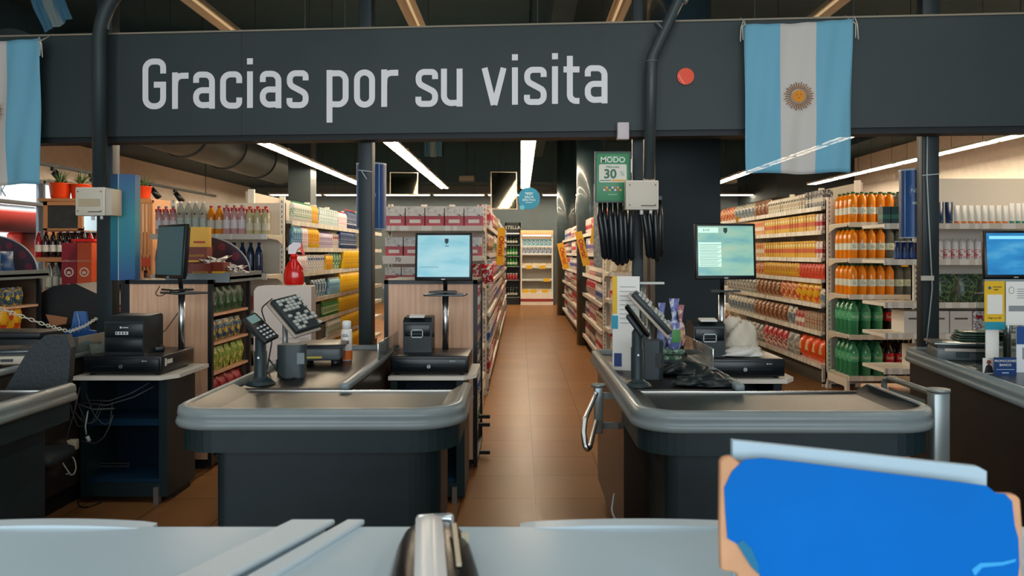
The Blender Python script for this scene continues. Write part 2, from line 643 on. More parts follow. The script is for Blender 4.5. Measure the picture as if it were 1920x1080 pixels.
# air outlet boxes and mirrors under the ceiling
for X, Y, Z, wd, lab in ((-1.45, 21.6, 3.45, .42, 'pale air outlet box at the end of the second light row'), (5.3, 20.6, 3.3, .5, 'grey air outlet on the dark ceiling right of the pillar'), (-4.4, 21.4, 3.45, .42, 'dark air outlet at the end of the first light row')):
    t = thing('air_outlet', (X, Y, Z), 0, lab, 'vent')
    mb(GREYM).box(-wd / 2, wd / 2, -.15, .15, 0, .14, .01).build('casing', t)
    g = mb(CREAM2)
    for k in range(4):
        g.box(-wd / 2 + .02, wd / 2 - .02, -.165, -.15, .015 + k * .03, .033 + k * .03)
    g.build('grille', t)
    mb(BLKM).cyl((0, 0, .14), (0, 0, ZC - Z), .01, n=6).build('rod', t)
MIR = M('#c9c4b2', .06, metal=1)
for px0, px1, py0, py1, lab in ((733, 782, 326, 362, 'small square security mirror above the red coffee packs'), (922, 968, 326, 388, 'tilted security mirror left of the round blue sign')):
    d = 16.5
    a, b_ = at(px0, py0, d), at(px1, py1, d)
    c = (a + b_) / 2
    t = thing('security_mirror', c, 0, lab, 'mirror', rot=(R(-7), 0, R(6)))
    w_, h_ = (b_.x - a.x) / 2, (a.z - b_.z) / 2 * 1.1
    mb(MIR).box(-w_, w_, -.005, .005, -h_, h_).build('glass', t)
    mb(CREAM2).box(-w_ - .02, w_ + .02, .006, .03, -h_ - .02, h_ + .02).build('backing_frame', t)
    mb(BLKM).cyl((0, .03, h_), (0, .55, h_ + 1.7), .008, n=6).build('hanger', t)
# thin hanging rods and conduit above the sign
for i, px in enumerate((572, 647, 1008, 1415, 1600)):
    p = at(px, 20, 8.4)
    tag(mb(GREYM).cyl((p.x, 8.4, 3.5), (p.x, 8.4, ZC), .006, n=6).build('hanger_rod'), 'thin steel rod hanging from the ceiling, %s above the sign' % nth(i, 5), 'rod', 'hanger rods behind the sign')
# ------------------------------------------------------------------ sign fascia, posts
TH = math.atan(-.0788)
def HU(px):
    d = 5.45 / (1 + .0788 * (px - VX) / F)
    return ((px - VX) / F * d) / math.cos(TH), d
def HP(px, py):
    u, d = HU(px)
    return (u, EYE - (py - VY) / F * d)
fas = thing('sign_fascia', (0, 5.45, 0), TH, 'long dark grey fascia board with the pale thank-you lettering', 'sign')
mb(HEAD).box(-5.2, 5.4, 0, .16, 2.328, 3.05).build('board', fas)
mb(M('#8d8471', .5)).box(-5.2, 5.4, -.012, .17, 3.05, 3.062).build('top_edge', fas, label='pale top edging strip')
mb(BLKM).box(-5.2, 5.4, .02, .165, 2.29, 2.328).build('bottom_edge', fas, label='black lower rail')
sm = mb(M('#1e2627', .6))
u = HU(453)[0]
sm.box(u - .0015, u + .0015, -.001, .002, 2.33, 3.05)
sm.build('panel_seam', fas)
LET = M('#e9e8e8', .5)
SW = 11.2
def letter(kind, x0, x1, y0, y1):
    """strokes in photo pixels of the sign, returned as lists of points"""
    h = SW / 2
    L, R_, T, B = x0 + h, x1 - h, y0 + h, y1 - h
    mid = (T + B) / 2
    if kind == 'G':
        return [([(R_, 138), (R_, T), (L, T), (L, B), (R_, B), (R_, 159), (289, 159)], [0, 15, 15, 15, 15, 0, 0])]
    if kind == 'r':
        return [([(L, y1), (L, y0)], 0), ([(L, y0 + 32), (L + 1, T + 1), (x1, T + .5)], [0, 13, 0])]
    if kind == 'a':
        return [([(L, y0 + 21), (L, T), (R_, T), (R_, y1)], [0, 13, 13, 0]), ([(R_, y0 + 35), (L, y0 + 35), (L, B), (R_, B - 2)], [0, 12, 13, 0])]
    if kind == 'c':
        return [([(R_, y0 + 22), (R_, T), (L, T), (L, B), (R_, B), (R_, y1 - 21)], [0, 14, 14, 14, 14, 0])]
    if kind == 'i':
        return [([(x0 + h, y1), (x0 + h, y0)], 0), ([(x0 + h, y0 - 13), (x0 + h, y0 - 24.5)], 0)]
    if kind == 's':
        return [([(R_, y0 + 19), (R_, T), (L + .5, T), (L + .5, T + 22), (R_, B - 22), (R_, B), (L, B), (L, y1 - 19)], [0, 13, 13, 12, 12, 13, 13, 0])]
    if kind == 'p':
        return [([(L, y0), (L, y1 + 28)], 0), ([(L, T + 1), (R_, T), (R_, B), (L, B - 1)], [0, 14, 14, 0])]
    if kind == 'o':
        return [([(L, T), (R_, T), (R_, B), (L, B)], 'o')]
    if kind == 'u':
        return [([(L, y0), (L, B), (R_, B - 2)], [0, 14, 0]), ([(R_, y0), (R_, y1)], 0)]
    if kind == 'v':
        m = (x0 + x1) / 2
        return [([(x0 + 5.6, y0), (m - .5, y1)], 0), ([(x1 - 5.6, y0), (m + .5, y1)], 0)]
    if kind == 't':
        return [([(x0 + 12, y0 - 20), (x0 + 12, B), (x1, B)], [0, 12, 0]), ([(x0, y0 + 5.5), (x1, y0 + 5.5)], 0)]
words_ = {'Gracias': [('G', 267.5, 312, 110, 205), ('r', 323, 354, 136, 204.5), ('a', 362.5, 403.5, 134.5, 204), ('c', 413, 454.5, 134, 204), ('i', 463.5, 475, 134, 202.5), ('a', 487.5, 528, 133, 203), ('s', 537.5, 579, 132, 203)],
          'por': [('p', 612.5, 654, 131.5, 202), ('o', 664, 703.5, 130.5, 202), ('r', 715, 747, 130.5, 200.5)],
          'su': [('s', 779, 821.5, 129.5, 200.5), ('u', 827, 867.5, 129, 200)],
          'visita': [('v', 903, 950, 127.5, 197), ('i', 960, 971.5, 126.5, 196.5), ('s', 982.5, 1025, 125.5, 197), ('i', 1035, 1046.5, 124.5, 195), ('t', 1056.5, 1086.5, 125, 195), ('a', 1096.5, 1139, 122.5, 194)]}
for wname, ls in words_.items():
    for k, x0, x1, y0, y1 in ls:
        g = mb(LET)
        for si, (pts, rad) in enumerate(letter(k, x0, x1, y0, y1)):
            sc = HU((x0 + x1) / 2)[1] / F
            closed = rad == 'o'
            pp = rpath([Vector(p) for p in pts], 14 if closed else rad, 7, closed)
            pp = [HP(p.x, p.y) for p in pp]
            cl = [pp[0]]
            for p in pp[1:]:
                if (Vector(p) - Vector(cl[-1])).length > 1e-4:
                    cl.append(p)
            g.ribbon(cl, SW * sc, .003 + si * .0008, closed, mtx=Matrix.Translation((0, -si * .0008, 0)))
        g.build('letter', fas, (0, -.004, 0))
# posts (square steel tubes) under / behind the fascia
POST = M('#232e31', .45, noise=.05)
def post(px0, px1, d, lab, z1=ZC):
    a = (px0 - VX) / F * d
    b = (px1 - VX) / F * d
    t = thing('steel_post', ((a + b) / 2, d, 0), TH, lab, 'post')
    hw = (b - a) / 2
    mb(POST).box(-hw, hw, 0, .1, 0, z1, .006).build('shaft', t)
    mb(POST).box(-hw - .04, hw + .04, -.04, .14, 0, .012).build('base_plate', t)
    return t
p_l = post(180, 211, 5.9, 'dark steel post carrying the beige box at the left')
p_c = post(672, 697, 5.72, 'slim dark post between the first and second wooden cabinets')
p_m = post(1186, 1206, 5.62, 'dark post behind the green offer sign')
p_r = post(1730, 1761, 5.44, 'dark steel post with a white cable at the right')
# big conduits
def conduit(pts, r, lab, m=HEAD, n=16, rad=.3, cuffs=()):
    t = thing('conduit_pipe', (0, 0, 0), 0, lab, 'pipe')
    pp = rpath([Vector(p) for p in pts], rad, 10)
    mb(m).tube(pp, r, n).build('pipe', t)
    if cuffs:
        for p, q in cuffs:
            mb(M('#5b6567', .45)).cyl(p, q, r * 1.08, n=n).build('coupling', t)
    return t
a = at(187, 60, 5.55)
conduit([(a.x, 5.55, 1.95), (a.x, 5.55, 3.18), (a.x + .45, 5.5, 3.62), (a.x + 1.6, 5.4, 3.7)], .048, 'dark conduit curving over the sign at its left end', rad=.5)
q0, q1, q2 = at(1217, 335, 5.26), at(1223, 95, 5.26), at(1268, 10, 5.26)
q3 = q2 + (q2 - q1).normalized() * .5
conduit([q0, at(1222, 108, 5.26), q2, q3], .037, 'dark conduit bending up over the sign beside its last word', rad=.18, m=M('#3a4445', .4), cuffs=((at(1222, 117, 5.26), at(1222, 114, 5.26)), (at(1234, 52, 5.26), at(1236.5, 49.5, 5.26))))
c = q2 + (q2 - q1).normalized() * .04
tag(mb(M('#a7b0ad', .4)).cyl(c, c + (q2 - q1).normalized() * .16, .055, n=16).build('pipe_sleeve'), 'pale sleeve on the conduit above the sign', 'pipe fitting')
# junction boxes
def jbox(px0, px1, py0, py1, d, lab, side=.0, name='junction_box'):
    a, b = at(px0, py0, d), at(px1, py1, d)
    t = thing(name, ((a.x + b.x) / 2, d, b.z), 0, lab, 'electrical box')
    hw, h = (b.x - a.x) / 2, a.z - b.z
    mb(CREAM).box(-hw, hw, 0, .1, 0, h, .006).build('housing', t)
    mb(M('#cfc6b4', .5)).box(-hw + .008, hw - .008, -.006, 0, .01, h - .008, .002).build('cover', t)
    s = mb(M('#6d675c', .5))
    for x in (-hw + .022, hw - .022):
        for z in (.03, h - .03):
            s.cyl((x, -.009, z), (x, -.005, z), .005, n=8)
    s.build('screw', t)
    g = mb(M('#4a463e', .6)).box(-.01, hw - .02, -.008, -.006, .022, .028)
    g.build('slot', t)
    mb(WHITE).cyl((0, .04, 0), (0, .04, -.03), .012, n=8).build('gland', t)
    mb(WHITE).cyl((.06, .04, 0), (.06, .04, -.025), .01, n=8).build('gland', t)
    return t
jb = jbox(141, 196, 351, 404, 5.5, 'beige electrical box with a faded sticker on the left post')
mb(M('#b9a98a', .7)).box(-.075, .075, -.0075, -.0062, .06, .115).build('sticker', jb, label='faded tan sticker')
t = thing('junction_box', (at(203, 350, 5.5).x, 5.5, at(203, 404, 5.5).z), 0, 'small beige box beside the large one on the left post', 'electrical box')
mb(CREAM2).box(-.022, .025, 0, .14, 0, .185, .004).build('housing', t)
jbox(1174, 1235, 338, 393, 5.16, 'beige electrical box right of the green offer sign')
# white sleeve paper hanging at the sign's lower edge
a, b = at(1158, 229, 5.33), at(1180, 261, 5.33)
tag(mb(M('#cfc3c4', .5)).box(a.x, b.x, 5.33, 5.39, b.z, a.z, .005).build('emergency_lamp'), 'small pale box under the sign beside the conduit', 'box')
# orange-red ball dot on the fascia
u, z = HP(1285, 144)
t = thing('orange_sticker', (u * math.cos(TH), 5.45 + u * math.sin(TH) - .006, z), TH, 'round glossy orange sticker on the dark fascia right of the lettering', 'sticker')
mb(M('#ee4a22', .3)).cyl((0, 0, 0), (0, -.008, 0), .056, n=24).build('disc', t)
mb(M('#ff9a7a', .3)).ribbon([(-.045, .012), (-.03, -.02), (-.008, -.048)], .006, .001).build('painted_gloss', t, (0, -.0095, 0))  # gloss on the sticker painted in as a paler curved stroke

# ------------------------------------------------------------------ flags
def flag(px0, px1, py0, py1, d, lab, sun=True, strings=True, tilt=0, drop=0, rz=TH, dim=False, wav=.012):
    a, b = at(px0, py0, d), at(px1, py1, d)
    W, H = b.x - a.x, a.z - b.z
    t = thing('hanging_flag', ((a.x + b.x) / 2, d, b.z), rz, lab, 'flag', rot=(0, tilt, rz))
    bl = M('#74b3cb' if not dim else '#4d7d93', .8, bump=.15, nscale=30, alpha=.92)  # dim flags: shade is put into darker copies of the cloth colours
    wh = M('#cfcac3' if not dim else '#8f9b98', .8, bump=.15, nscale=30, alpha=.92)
    nx, nz = 36, 30
    g = MB().mat(bl).mat(wh)
    V = {}
    for i in range(nx + 1):
        for k in range(nz + 1):
            u, v = i / nx, k / nz
            x = (u - .5) * W * (1 - .035 * (1 - v))
            y = wav * math.sin(u * 13 + v * 2.2) * (1 - .6 * v) + wav * .6 * math.sin(u * 27 + 1 - v * 5) + wav * .5 * math.sin(v * 9 + u * 3)
            z = v * H + .012 * math.sin(u * PI) * (-v) + .006 * math.sin(u * 9) * (1 - v) + .02 * (u - .5) * v
            V[i, k] = g.bm.verts.new((x, y, z))
    for i in range(nx):
        for k in range(nz):
            g.mi = 0 if (i < nx / 3 or i >= nx * 2 / 3) else 1
            g._f((V[i, k], V[i + 1, k], V[i + 1, k + 1], V[i, k + 1]), True)
    o = g.build('cloth', t, fix=False)
    md = o.modifiers.new('thickness', 'SOLIDIFY')
    md.thickness = .0012
    if sun:
        s = mb(M('#d98a1e', .7))
        yy = -wav * 1.1 - .004
        cz = H * .505
        s.cyl((0, yy, cz), (0, yy + .003, cz), W * .058, n=24)
        s.build('sun_disc', t)
        s = mb(M('#8c5a22', .7))
        for k in range(32):
            an = 2 * PI * k / 32
            r0, r1 = W * .07, W * (.135 if k % 2 else .125)
            s.ribbon([(r0 * math.cos(an), cz + r0 * math.sin(an)), (r1 * math.cos(an), cz + r1 * math.sin(an))], W * .009, .001)
        s.build('sun_rays', t, (0, yy, 0))
        s = mb(M('#b5651a', .7))
        for k in range(3):
            s.cyl((W * .018 * (k - 1), yy - .001, cz + (.01 if k != 1 else -.012)), (W * .018 * (k - 1), yy, cz + (.01 if k != 1 else -.012)), W * .008, n=8)
        s.build('sun_face', t)
    if strings:
        s = mb(M('#d9d4c4', .8))
        for sg in (-1, 1):
            x = sg * W * .49
            s.tube([(x, -.01, H - .02), (x + sg * .004, .14, H + .075)], .003, 6)
            s.tube([(x, -.01, H - .02), (x + sg * .012, -.02, H + .02), (x + sg * .03, -.02, H - .04), (x + sg * .035, -.02, H - .13)], .0035, 6)
            s.tube([(x, -.01, H - .01), (x + sg * .02, -.018, H - .03), (x + sg * .018, -.02, H - .12)], .003, 6)
        s.build('tie_string', t)
    else:
        for x in (-W * .4, W * .4):
            mb(GREYM).cyl((x, 0, H - .01), (x, 0, ZC - b.z), .003, n=5).build('hanging_cord', t)
    return t
flag(1397, 1596, 40, 325, 5.22, 'blue and white sun flag hanging over the right of the sign')
flag(-118, 81, 76, 347, 5.62, 'blue and white sun flag cut off by the left edge')
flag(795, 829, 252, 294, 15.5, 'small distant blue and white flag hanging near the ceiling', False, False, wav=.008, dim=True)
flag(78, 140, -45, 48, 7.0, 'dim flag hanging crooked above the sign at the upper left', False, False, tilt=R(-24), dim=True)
# ------------------------------------------------------------------ checkout counters
def sweep(g, prof, path, closed=False):
    """prof: closed list of (outward offset, z); path: xy points, outward = right of travel"""
    P_ = [Vector(p) for p in path]
    n = len(P_)
    rings = []
    for i in range(n):
        if closed:
            d0 = (P_[i] - P_[i - 1]).normalized(); d1 = (P_[(i + 1) % n] - P_[i]).normalized()
        else:
            d0 = (P_[i] - P_[i - 1]).normalized() if i else (P_[1] - P_[0]).normalized()
            d1 = (P_[i + 1] - P_[i]).normalized() if i < n - 1 else d0
        n1 = Vector((d1.y, -d1.x)); m = Vector((d0.y, -d0.x)) + n1
        m.normalize()
        k = 1 / max(.4, m.dot(n1))
        rings.append([g.bm.verts.new((P_[i].x + m.x * o * k, P_[i].y + m.y * o * k, z)) for o, z in prof])
    q = len(prof)
    for i in range(n if closed else n - 1):
        a, b = rings[i], rings[(i + 1) % n]
        for k in range(q):
            g._f((a[k], a[(k + 1) % q], b[(k + 1) % q], b[k]), True)
    if not closed:
        g._f(rings[0][::-1]); g._f(rings[-1])
    return g
def clean(pp):
    cl = [Vector(pp[0])]
    for p in pp[1:]:
        if (Vector(p) - cl[-1]).length > 1e-4:
            cl.append(Vector(p))
    return [tuple(p) for p in cl]
BUMP_PROF = [(-.034, .905), (-.012, .905), (.004, .895), (.008, .872), (.004, .862), (.010, .852), (.014, .838), (.008, .826), (-.034, .822)]
SIDE = M('#332a24', .28, noise=.1)  # brown of the floor's reflection is put into the panel colour
def counter(xl, xr, xs, y0, ym, y1, lab, div=True):
    t = thing('checkout_counter', (0, 0, 0), 0, lab, 'checkout counter')
    path = clean(rpath([Vector(p) for p in ((xl, y1), (xl, y0), (xr, y0), (xr, ym))], [0, .17, .2, 0], 12))
    # travelling (down, right, up): outward is to the right of travel -> reverse sign
    g = mb(GREYP)
    sweep(g, [(o, z) for o, z in BUMP_PROF], path[::-1] if False else path)
    g.build('bumper_rail', t)
    ins = clean(rpath([Vector(p) for p in ((xl + .034, ym), (xl + .034, y0 + .034), (xr - .034, y0 + .034), (xr - .034, ym))], [0, .13, .16, 0], 12))
    g = mb(STEEL)
    fl = clean(rpath([Vector(p) for p in ((xl + .12, ym), (xl + .12, y0 + .09), (xr - .1, y0 + .09), (xr - .1, ym))], [0, .1, .12, 0], 12))
    n = min(len(ins), len(fl))
    A = [g.bm.verts.new((p[0], p[1], .9)) for p in ins[:n]]
    B = [g.bm.verts.new((p[0], p[1], .862)) for p in fl[:n]]
    for i in range(n - 1):
        g._f((A[i], A[i + 1], B[i + 1], B[i]), True)
    g._f(B)
    g.build('packing_tray', t, fix=False)
    mb(M('#a9a69e', .25, metal=1)).box(xl + .05, xr - .05, ym - .012, ym, .855, .872, .002).build('tray_lip', t)
    # dark body under the tray
    g = mb(DARK)
    g.prism(rrect(xl + .015, xr - .015, y0 + .015, ym, (.16, .18, .02, .02), 8), .735, .826, smooth=False)
    g.build('apron', t)
    g = mb(DARK)
    g.prism(rrect(xl + .13, xr - .1, y0 + .16, ym - .05, (.05, .12, .02, .02), 8), 0, .74)
    g.build('pedestal', t)
    # scanner section
    mb(STEEL).box(xl + .04, xs, ym, y1 - .02, .866, .878, .003).build('steel_worktop', t)
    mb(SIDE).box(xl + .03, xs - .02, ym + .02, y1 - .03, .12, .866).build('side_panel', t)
    mb(BLKM).box(xl + .08, xs - .06, ym + .05, y1 - .08, 0, .12).build('plinth', t)
    g = mb(GREYP)
    sweep(g, [(-.03, .905), (.0, .905), (.01, .88), (.01, .83), (-.03, .83)], [(xs, y1), (xl, y1)])
    g.build('rear_edging', t)
    if div:
        g = mb(GREYP).box(xs - .045, xs, ym - .03, y1 - .25, .872, .905, .01)
        g.build('divider_bar', t)
        g = mb(M('#9aa3a0', .1, metal=.6)).box(xs - .012, xs - .004, y1 - .75, y1 - .02, .89, 1.0, .002)
        g.build('guard_plate', t)
    return t
counter(-1.36, -.23, -.785, 3.05, 3.69, 5.2, 'checkout counter with rounded steel tray left of the central aisle')
counter(.445, 1.615, 1.02, 3.0, 3.66, 4.95, 'checkout counter with rounded steel tray right of the central aisle')
counter(-3.2, -2.05, -2.645, 2.9, 3.68, 5.2, 'checkout counter cut off by the left edge of the photo')
# counter at the right edge, a little turned
t = thing('checkout_counter', (2.44, 5.12, 0), R(-8.5), 'dark checkout counter with grey rail at the right edge of the photo', 'checkout counter')
path = clean(rpath([Vector(p) for p in ((.95, 0), (0, 0), (0, -3.1))], [0, .12, 0], 10))
g = mb(GREYP)
sweep(g, BUMP_PROF, path)
g.build('bumper_rail', t)
mb(M('#4f585a', .3, metal=.4)).prism([(.03, -3.1)] + [(x + .03, y - .03) for x, y in path[::-1] if y > -3] + [(.95, -3.1)], .866, .89).build('worktop', t)
mb(DARK2).box(.03, .93, -3.1, -.06, .1, .866).build('side_panel', t)
mb(BLKM).box(.1, .86, -3.0, -.12, 0, .1).build('plinth', t)
text(t, 'lettering', 'TOP PAY', .045, (.025, -1.95, .66), M('#9aa4a8', .5), rot=(0, 0, R(-90)))

def cash_desk(xa, xb, y0, lab, open_=True):
    t = thing('cash_desk', (0, 0, 0), 0, lab, 'desk')
    o = [(xa, y0), (xb - .07, y0), (xb, y0 + .1), (xb, y0 + .55), (xa, y0 + .55)]
    mb(CREAM).prism(o, .752, .775).build('board', t)
    mb(DARK).box(xb - .12, xb - .07, y0 + .09, y0 + .5, .04, .752).build('side_panel', t)
    mb(DARK).box(xa, xa + .04, y0 + .09, y0 + .5, .04, .752).build('side_panel', t)
    mb(NAVY).box(xa + .04, xb - .12, y0 + .45, y0 + .5, .1, .752).build('rear_panel', t)
    for z in (.1, .46):
        mb(M('#12344c', .35)).box(xa + .04, xb - .12, y0 + .12, y0 + .45, z, z + .04).build('shelf', t)
    mb(DARK).box(xa + .04, xb - .12, y0 + .09, y0 + .12, .04, .12).build('front_rail', t)
    mb(M('#a8adad', .3, metal=.8)).box(xb - .145, xb - .115, y0 + .07, y0 + .11, 0, .1).build('foot', t, label='pale metal foot')
    mb(BLKM).box(xa + .005, xa + .035, y0 + .2, y0 + .5, 0, .04).build('foot', t)
    mb(BLKM).box(xb - .115, xb - .08, y0 + .2, y0 + .45, 0, .04).build('foot', t)
    return t
cash_desk(-.78, -.265, 4.71, 'cashier desk with cream board beside the first steel worktop')
cash_desk(-2.64, -2.05, 4.71, 'cashier desk full of loose cables, left of the wooden cabinets')
cash_desk(1.04, 1.6, 4.59, 'cashier desk with cream board behind the right rounded tray')

def cash_drawer(x0, x1, y0, z, lab, y1=None):
    y1 = y1 or y0 + .42
    t = thing('cash_till', ((x0 + x1) / 2, y0, z), 0, lab, 'cash drawer')
    w_ = (x1 - x0) / 2
    D = y1 - y0
    mb(BLK).box(-w_, w_, .01, D, .012, .115, .006).build('housing', t)
    mb(M('#0f1519', .3)).box(-w_ + .012, w_ - .012, -.006, .01, .02, .1, .003).build('drawer', t)
    l = mb(CHROME).cyl((0, -.014, .055), (0, -.005, .055), .011, n=14)
    l.mat(BLK).box(-.0015, .0015, -.0155, -.0135, .049, .061)
    l.build('lock', t)
    g = mb(M('#232b2f', .3)).box(-.16, -.035, -.008, -.006, .0535, .0565).box(.035, .16, -.008, -.006, .0535, .0565)
    g.build('finger_groove', t)
    g = mb(M('#b9c0c2', .5)).box(.125, .133, -.0085, -.006, .083, .091).box(.136, .155, -.0085, -.006, .085, .089)
    g.build('badge', t)
    for x in (-w_ + .04, w_ - .04):
        for y in (.05, D - .05):
            mb(BLKM).cyl((x, y, 0), (x, y, .014), .014, n=10).build('foot', t)
    return t
cash_drawer(-.775, -.31, 4.74, .775, 'black cash drawer on the desk left of the central aisle')
cdl = cash_drawer(-2.6, -2.13, 4.74, .775, 'black cash drawer under the large printer at the left', 5.22)
mb(PAPER).box(.236, .2385, .05, .07, .05, .095).box(.236, .2385, .08, .15, .06, .085).build('sticker', cdl, label='worn white sticker')
cash_drawer(1.06, 1.53, 4.62, .775, 'black cash drawer with plastic bags on it at the right', 5.1)

def printer(x, y, z, w_, h, dpt, lab, kind=0, rz=0):
    t = thing('receipt_printer', (x, y, z), rz, lab, 'printer')
    b = M('#1a2124', .4)
    k = w_ / 2
    o = [(0, 0), (dpt, 0), (dpt, h * .95), (dpt * .9, h), (dpt * .25, h * .98), (0, h * .86)]
    mx = Matrix(((0, 0, 1, 0), (1, 0, 0, 0), (0, 1, 0, 0), (0, 0, 0, 1)))
    mb(b).prism(o, -k, k, mtx=mx).build('housing', t)
    if kind == 0:
        mb(M('#0e1417', .3)).box(-k + .008, k - .008, -.006, 0, h * .46, h * .8, .003).build('front_door', t)
        mb(M('#aeb6b5', .5)).box(-k * .55, k * .35, -.0085, -.006, h * .52, h * .525).build('tear_bar', t)
        g = mb(M('#b9c3c1', .4))
        a = k * .42
        z0, z1 = h * .42, h * .66
        g.box(-a, a, -.012, -.004, z0, z0 + .006).box(-a, a, -.012, -.004, z1 - .006, z1).box(-a, -a + .005, -.012, -.004, z0, z1).box(a - .005, a, -.012, -.004, z0, z1)
        g.build('outlet_frame', t)
        p = mb(PAPER).box(-k * .55, k * .5, dpt * .1, dpt * .45, h * .985, h * 1.03)
        p.build('paper_receipt', t, rot=(R(6), 0, 0))
        mb(BLK).cyl((k, dpt * .5, h * .45), (k + .008, dpt * .5, h * .45), .012, n=10).build('button', t)
    else:
        mb(M('#12181b', .35)).box(-k + .01, k - .01, -.006, 0, .02, h * .4, .004).box(-k + .006, k - .006, -.006, 0, h * .44, h * .8, .004).build('front_door', t)
        g = mb(M('#c9cfd0', .5)).box(-k * .42, k * .22, -.0085, -.006, h * .52, h * .6)
        for q in range(4):
            g.mat(BLK).box(-k * .38 + q * k * .15, -k * .32 + q * k * .15, -.0095, -.0085, h * .54, h * .585)
        g.build('indicator_panel', t)
        g = mb(M('#c9cfd0', .5)).box(-k * .2, -k * .1, -.0085, -.006, h * .68, h * .73).box(-k * .06, k * .22, -.0085, -.006, h * .69, h * .715)
        g.build('badge', t)
    return t
printer(at(783, 600, 4.95).x, 4.93, .89, .175, .215, .2, 'black receipt printer with a white slip on the aisle-side cash drawer')
printer(at(241, 600, 4.85).x, 4.8, .89, .24, .235, .25, 'large black receipt printer on the cash drawer at the left', 1)
printer(at(1323, 600, 4.8).x, 4.7, .89, .185, .21, .22, 'black receipt printer beside white plastic bags at the right')
t = thing('power_adapter', (-2.27, 4.98, .89), R(20), 'small black adapter lying beside the large printer', 'adapter')
mb(BLK).box(-.05, .05, -.035, .035, 0, .035, .008).build('adapter_case', t)
tag(t, cat='adapter')

def screen_mat(kind):
    m = bpy.data.materials.new('screen')
    m.use_nodes = True
    nt = m.node_tree
    b = nt.nodes['Principled BSDF']
    b.inputs['Roughness'].default_value = .25
    b.inputs['Base Color'].default_value = (.01, .01, .01, 1)
    tc = nt.nodes.new('ShaderNodeTexCoord')
    mp = nt.nodes.new('ShaderNodeMapping')
    mp.inputs['Scale'].default_value = (3, 1, 9)
    mp.inputs['Rotation'].default_value = (0, R(-18), 0)
    n = nt.nodes.new('ShaderNodeTexNoise')
    n.inputs['Scale'].default_value = 1.3
    n.inputs['Detail'].default_value = 3
    r = nt.nodes.new('ShaderNodeValToRGB')
    cs = {0: ('#5fb7c9', '#8fcbd6', '#a5d3d9'), 1: ('#5ea9b3', '#93c9b4', '#b3cfae'), 2: ('#1876b8', '#2a93d3', '#5ab4e2')}[kind]
    r.color_ramp.elements.new(.5)
    for e, p_, c in zip(r.color_ramp.elements, (.3, .5, .68), cs):
        e.position = p_
        e.color = lin(c)
    nt.links.new(tc.outputs['Object'], mp.inputs['Vector'])
    nt.links.new(mp.outputs['Vector'], n.inputs['Vector'])
    nt.links.new(n.outputs['Fac'], r.inputs['Fac'])
    nt.links.new(r.outputs['Color'], b.inputs['Emission Color'])
    b.inputs['Emission Strength'].default_value = .85
    return m
def monitor(x, y, z, w_, h, lab, kind=0, rz=0, pole=None, tilt=R(4), backm=None, tray=True):
    """z: lower edge of the panel; pole: height of the stand's foot"""
    t = thing('monitor', (x, y, z), rz, lab, 'monitor', rot=(0, 0, rz))
    k = w_ / 2
    pn = mb(BLK).box(-k, k, 0, .03, 0, h, .006).mat(backm or BLK).box(-k * .97, k * .97, .03, .036, .02, h - .02).mat(BLK).box(-k * .6, k * .6, .036, .065, .05, h * .75, .01).build('panel', t, rot=(-tilt, 0, 0))
    s = mb(screen_mat(kind) if kind < 3 else M('#1f5560', .3, emit=.12)).box(-k + .016, k - .016, -.002, 0, .024, h - .016).build('screen', pn)  # off screen: its teal reflection is put in as colour and faint glow
    dk = M('#3a5860', .5, emit=.08)
    if kind == 0:
        g = mb(M('#1d3d49', .5)).prism([(-.012, 0), (0, -.014), (.012, 0), (.012, .022), (-.012, .022)], 0, .001, mtx=Matrix(((1, 0, 0, .02), (0, 0, -1, -.002), (0, 1, 0, h - .06), (0, 0, 0, 1))))
        g.box(.01, .034, -.003, -.002, h - .088, h - .084).box(-k + .03, -.03, -.003, -.002, .085, .087)
        g.build('screen_print', pn)
    elif kind == 1:
        g = mb(M('#1d3d49', .5)).prism([(-.012, 0), (0, -.014), (.012, 0), (.012, .022), (-.012, .022)], 0, .001, mtx=Matrix(((1, 0, 0, 0), (0, 0, -1, -.002), (0, 1, 0, h - .05), (0, 0, 0, 1))))
        for q in range(15):
            g.box(-k + .026, -.052 + .012 * ((q * 7) % 3), -.0045, -.0035, .085 + q * .0092, .0868 + q * .0092)
        g.build('screen_print', pn)
        g = mb(M('#b9dccb', .5, emit=.75)).box(-k + .02, -.028, -.0035, -.002, .078, .228).box(-k + .02, -.045, -.0035, -.002, h - .058, h - .026)
        g.build('receipt_window', pn)
        text(pn, 'amount', '$ 0,00', .016, (-k + .07, -.0042, h - .042), M('#1d3d49', .5), .0006)
    elif kind == 2:
        mb(M('#7cc4ea', .5, emit=.8)).box(-k + .03, .06, -.0035, -.002, h - .05, h - .032).build('title_bar', pn)
    mb(M('#c4c8c8', .4)).box(-.012, .012, -.003, -.001, .006, .012).build('badge', pn)
    if pole is not None:
        zz = pole - z
        mb(CHROME).cyl((0, .09, zz), (0, .09, -.1), .021, n=18).build('pole', t)
        g = mb(BLK).cyl((0, .09, -.1), (0, .07, .1), .014, n=10)
        g.prism([(-.09, .0), (.09, 0), (.06, .14), (-.06, .14)], -.078, -.066)
        g.build('stand', t)
        if tray:
            mb(M('#596063', .3, metal=.6)).box(-.13, .13, .01, .2, -.1, -.086, .004).build('tray', t)
    return t
monitor(at(832, 525, 5.1).x, 5.06, at(832, 526, 5.1).z, .365, .305, 'monitor with pale blue screen above the aisle-side cash drawer', 0, R(-4), .89)
monitor(at(1354, 523, 5.0).x, 4.9, at(1354, 523, 5.0).z, .378, .345, 'monitor with green-blue screen in front of the dark pillar', 1, R(3), .89, tray=False)
monitor(at(320, 518, 5.1).x, 5.06, at(323, 522, 5.1).z, .36, .345, 'switched-off teal looking monitor turned aside at the left', 3, R(-40), .89)
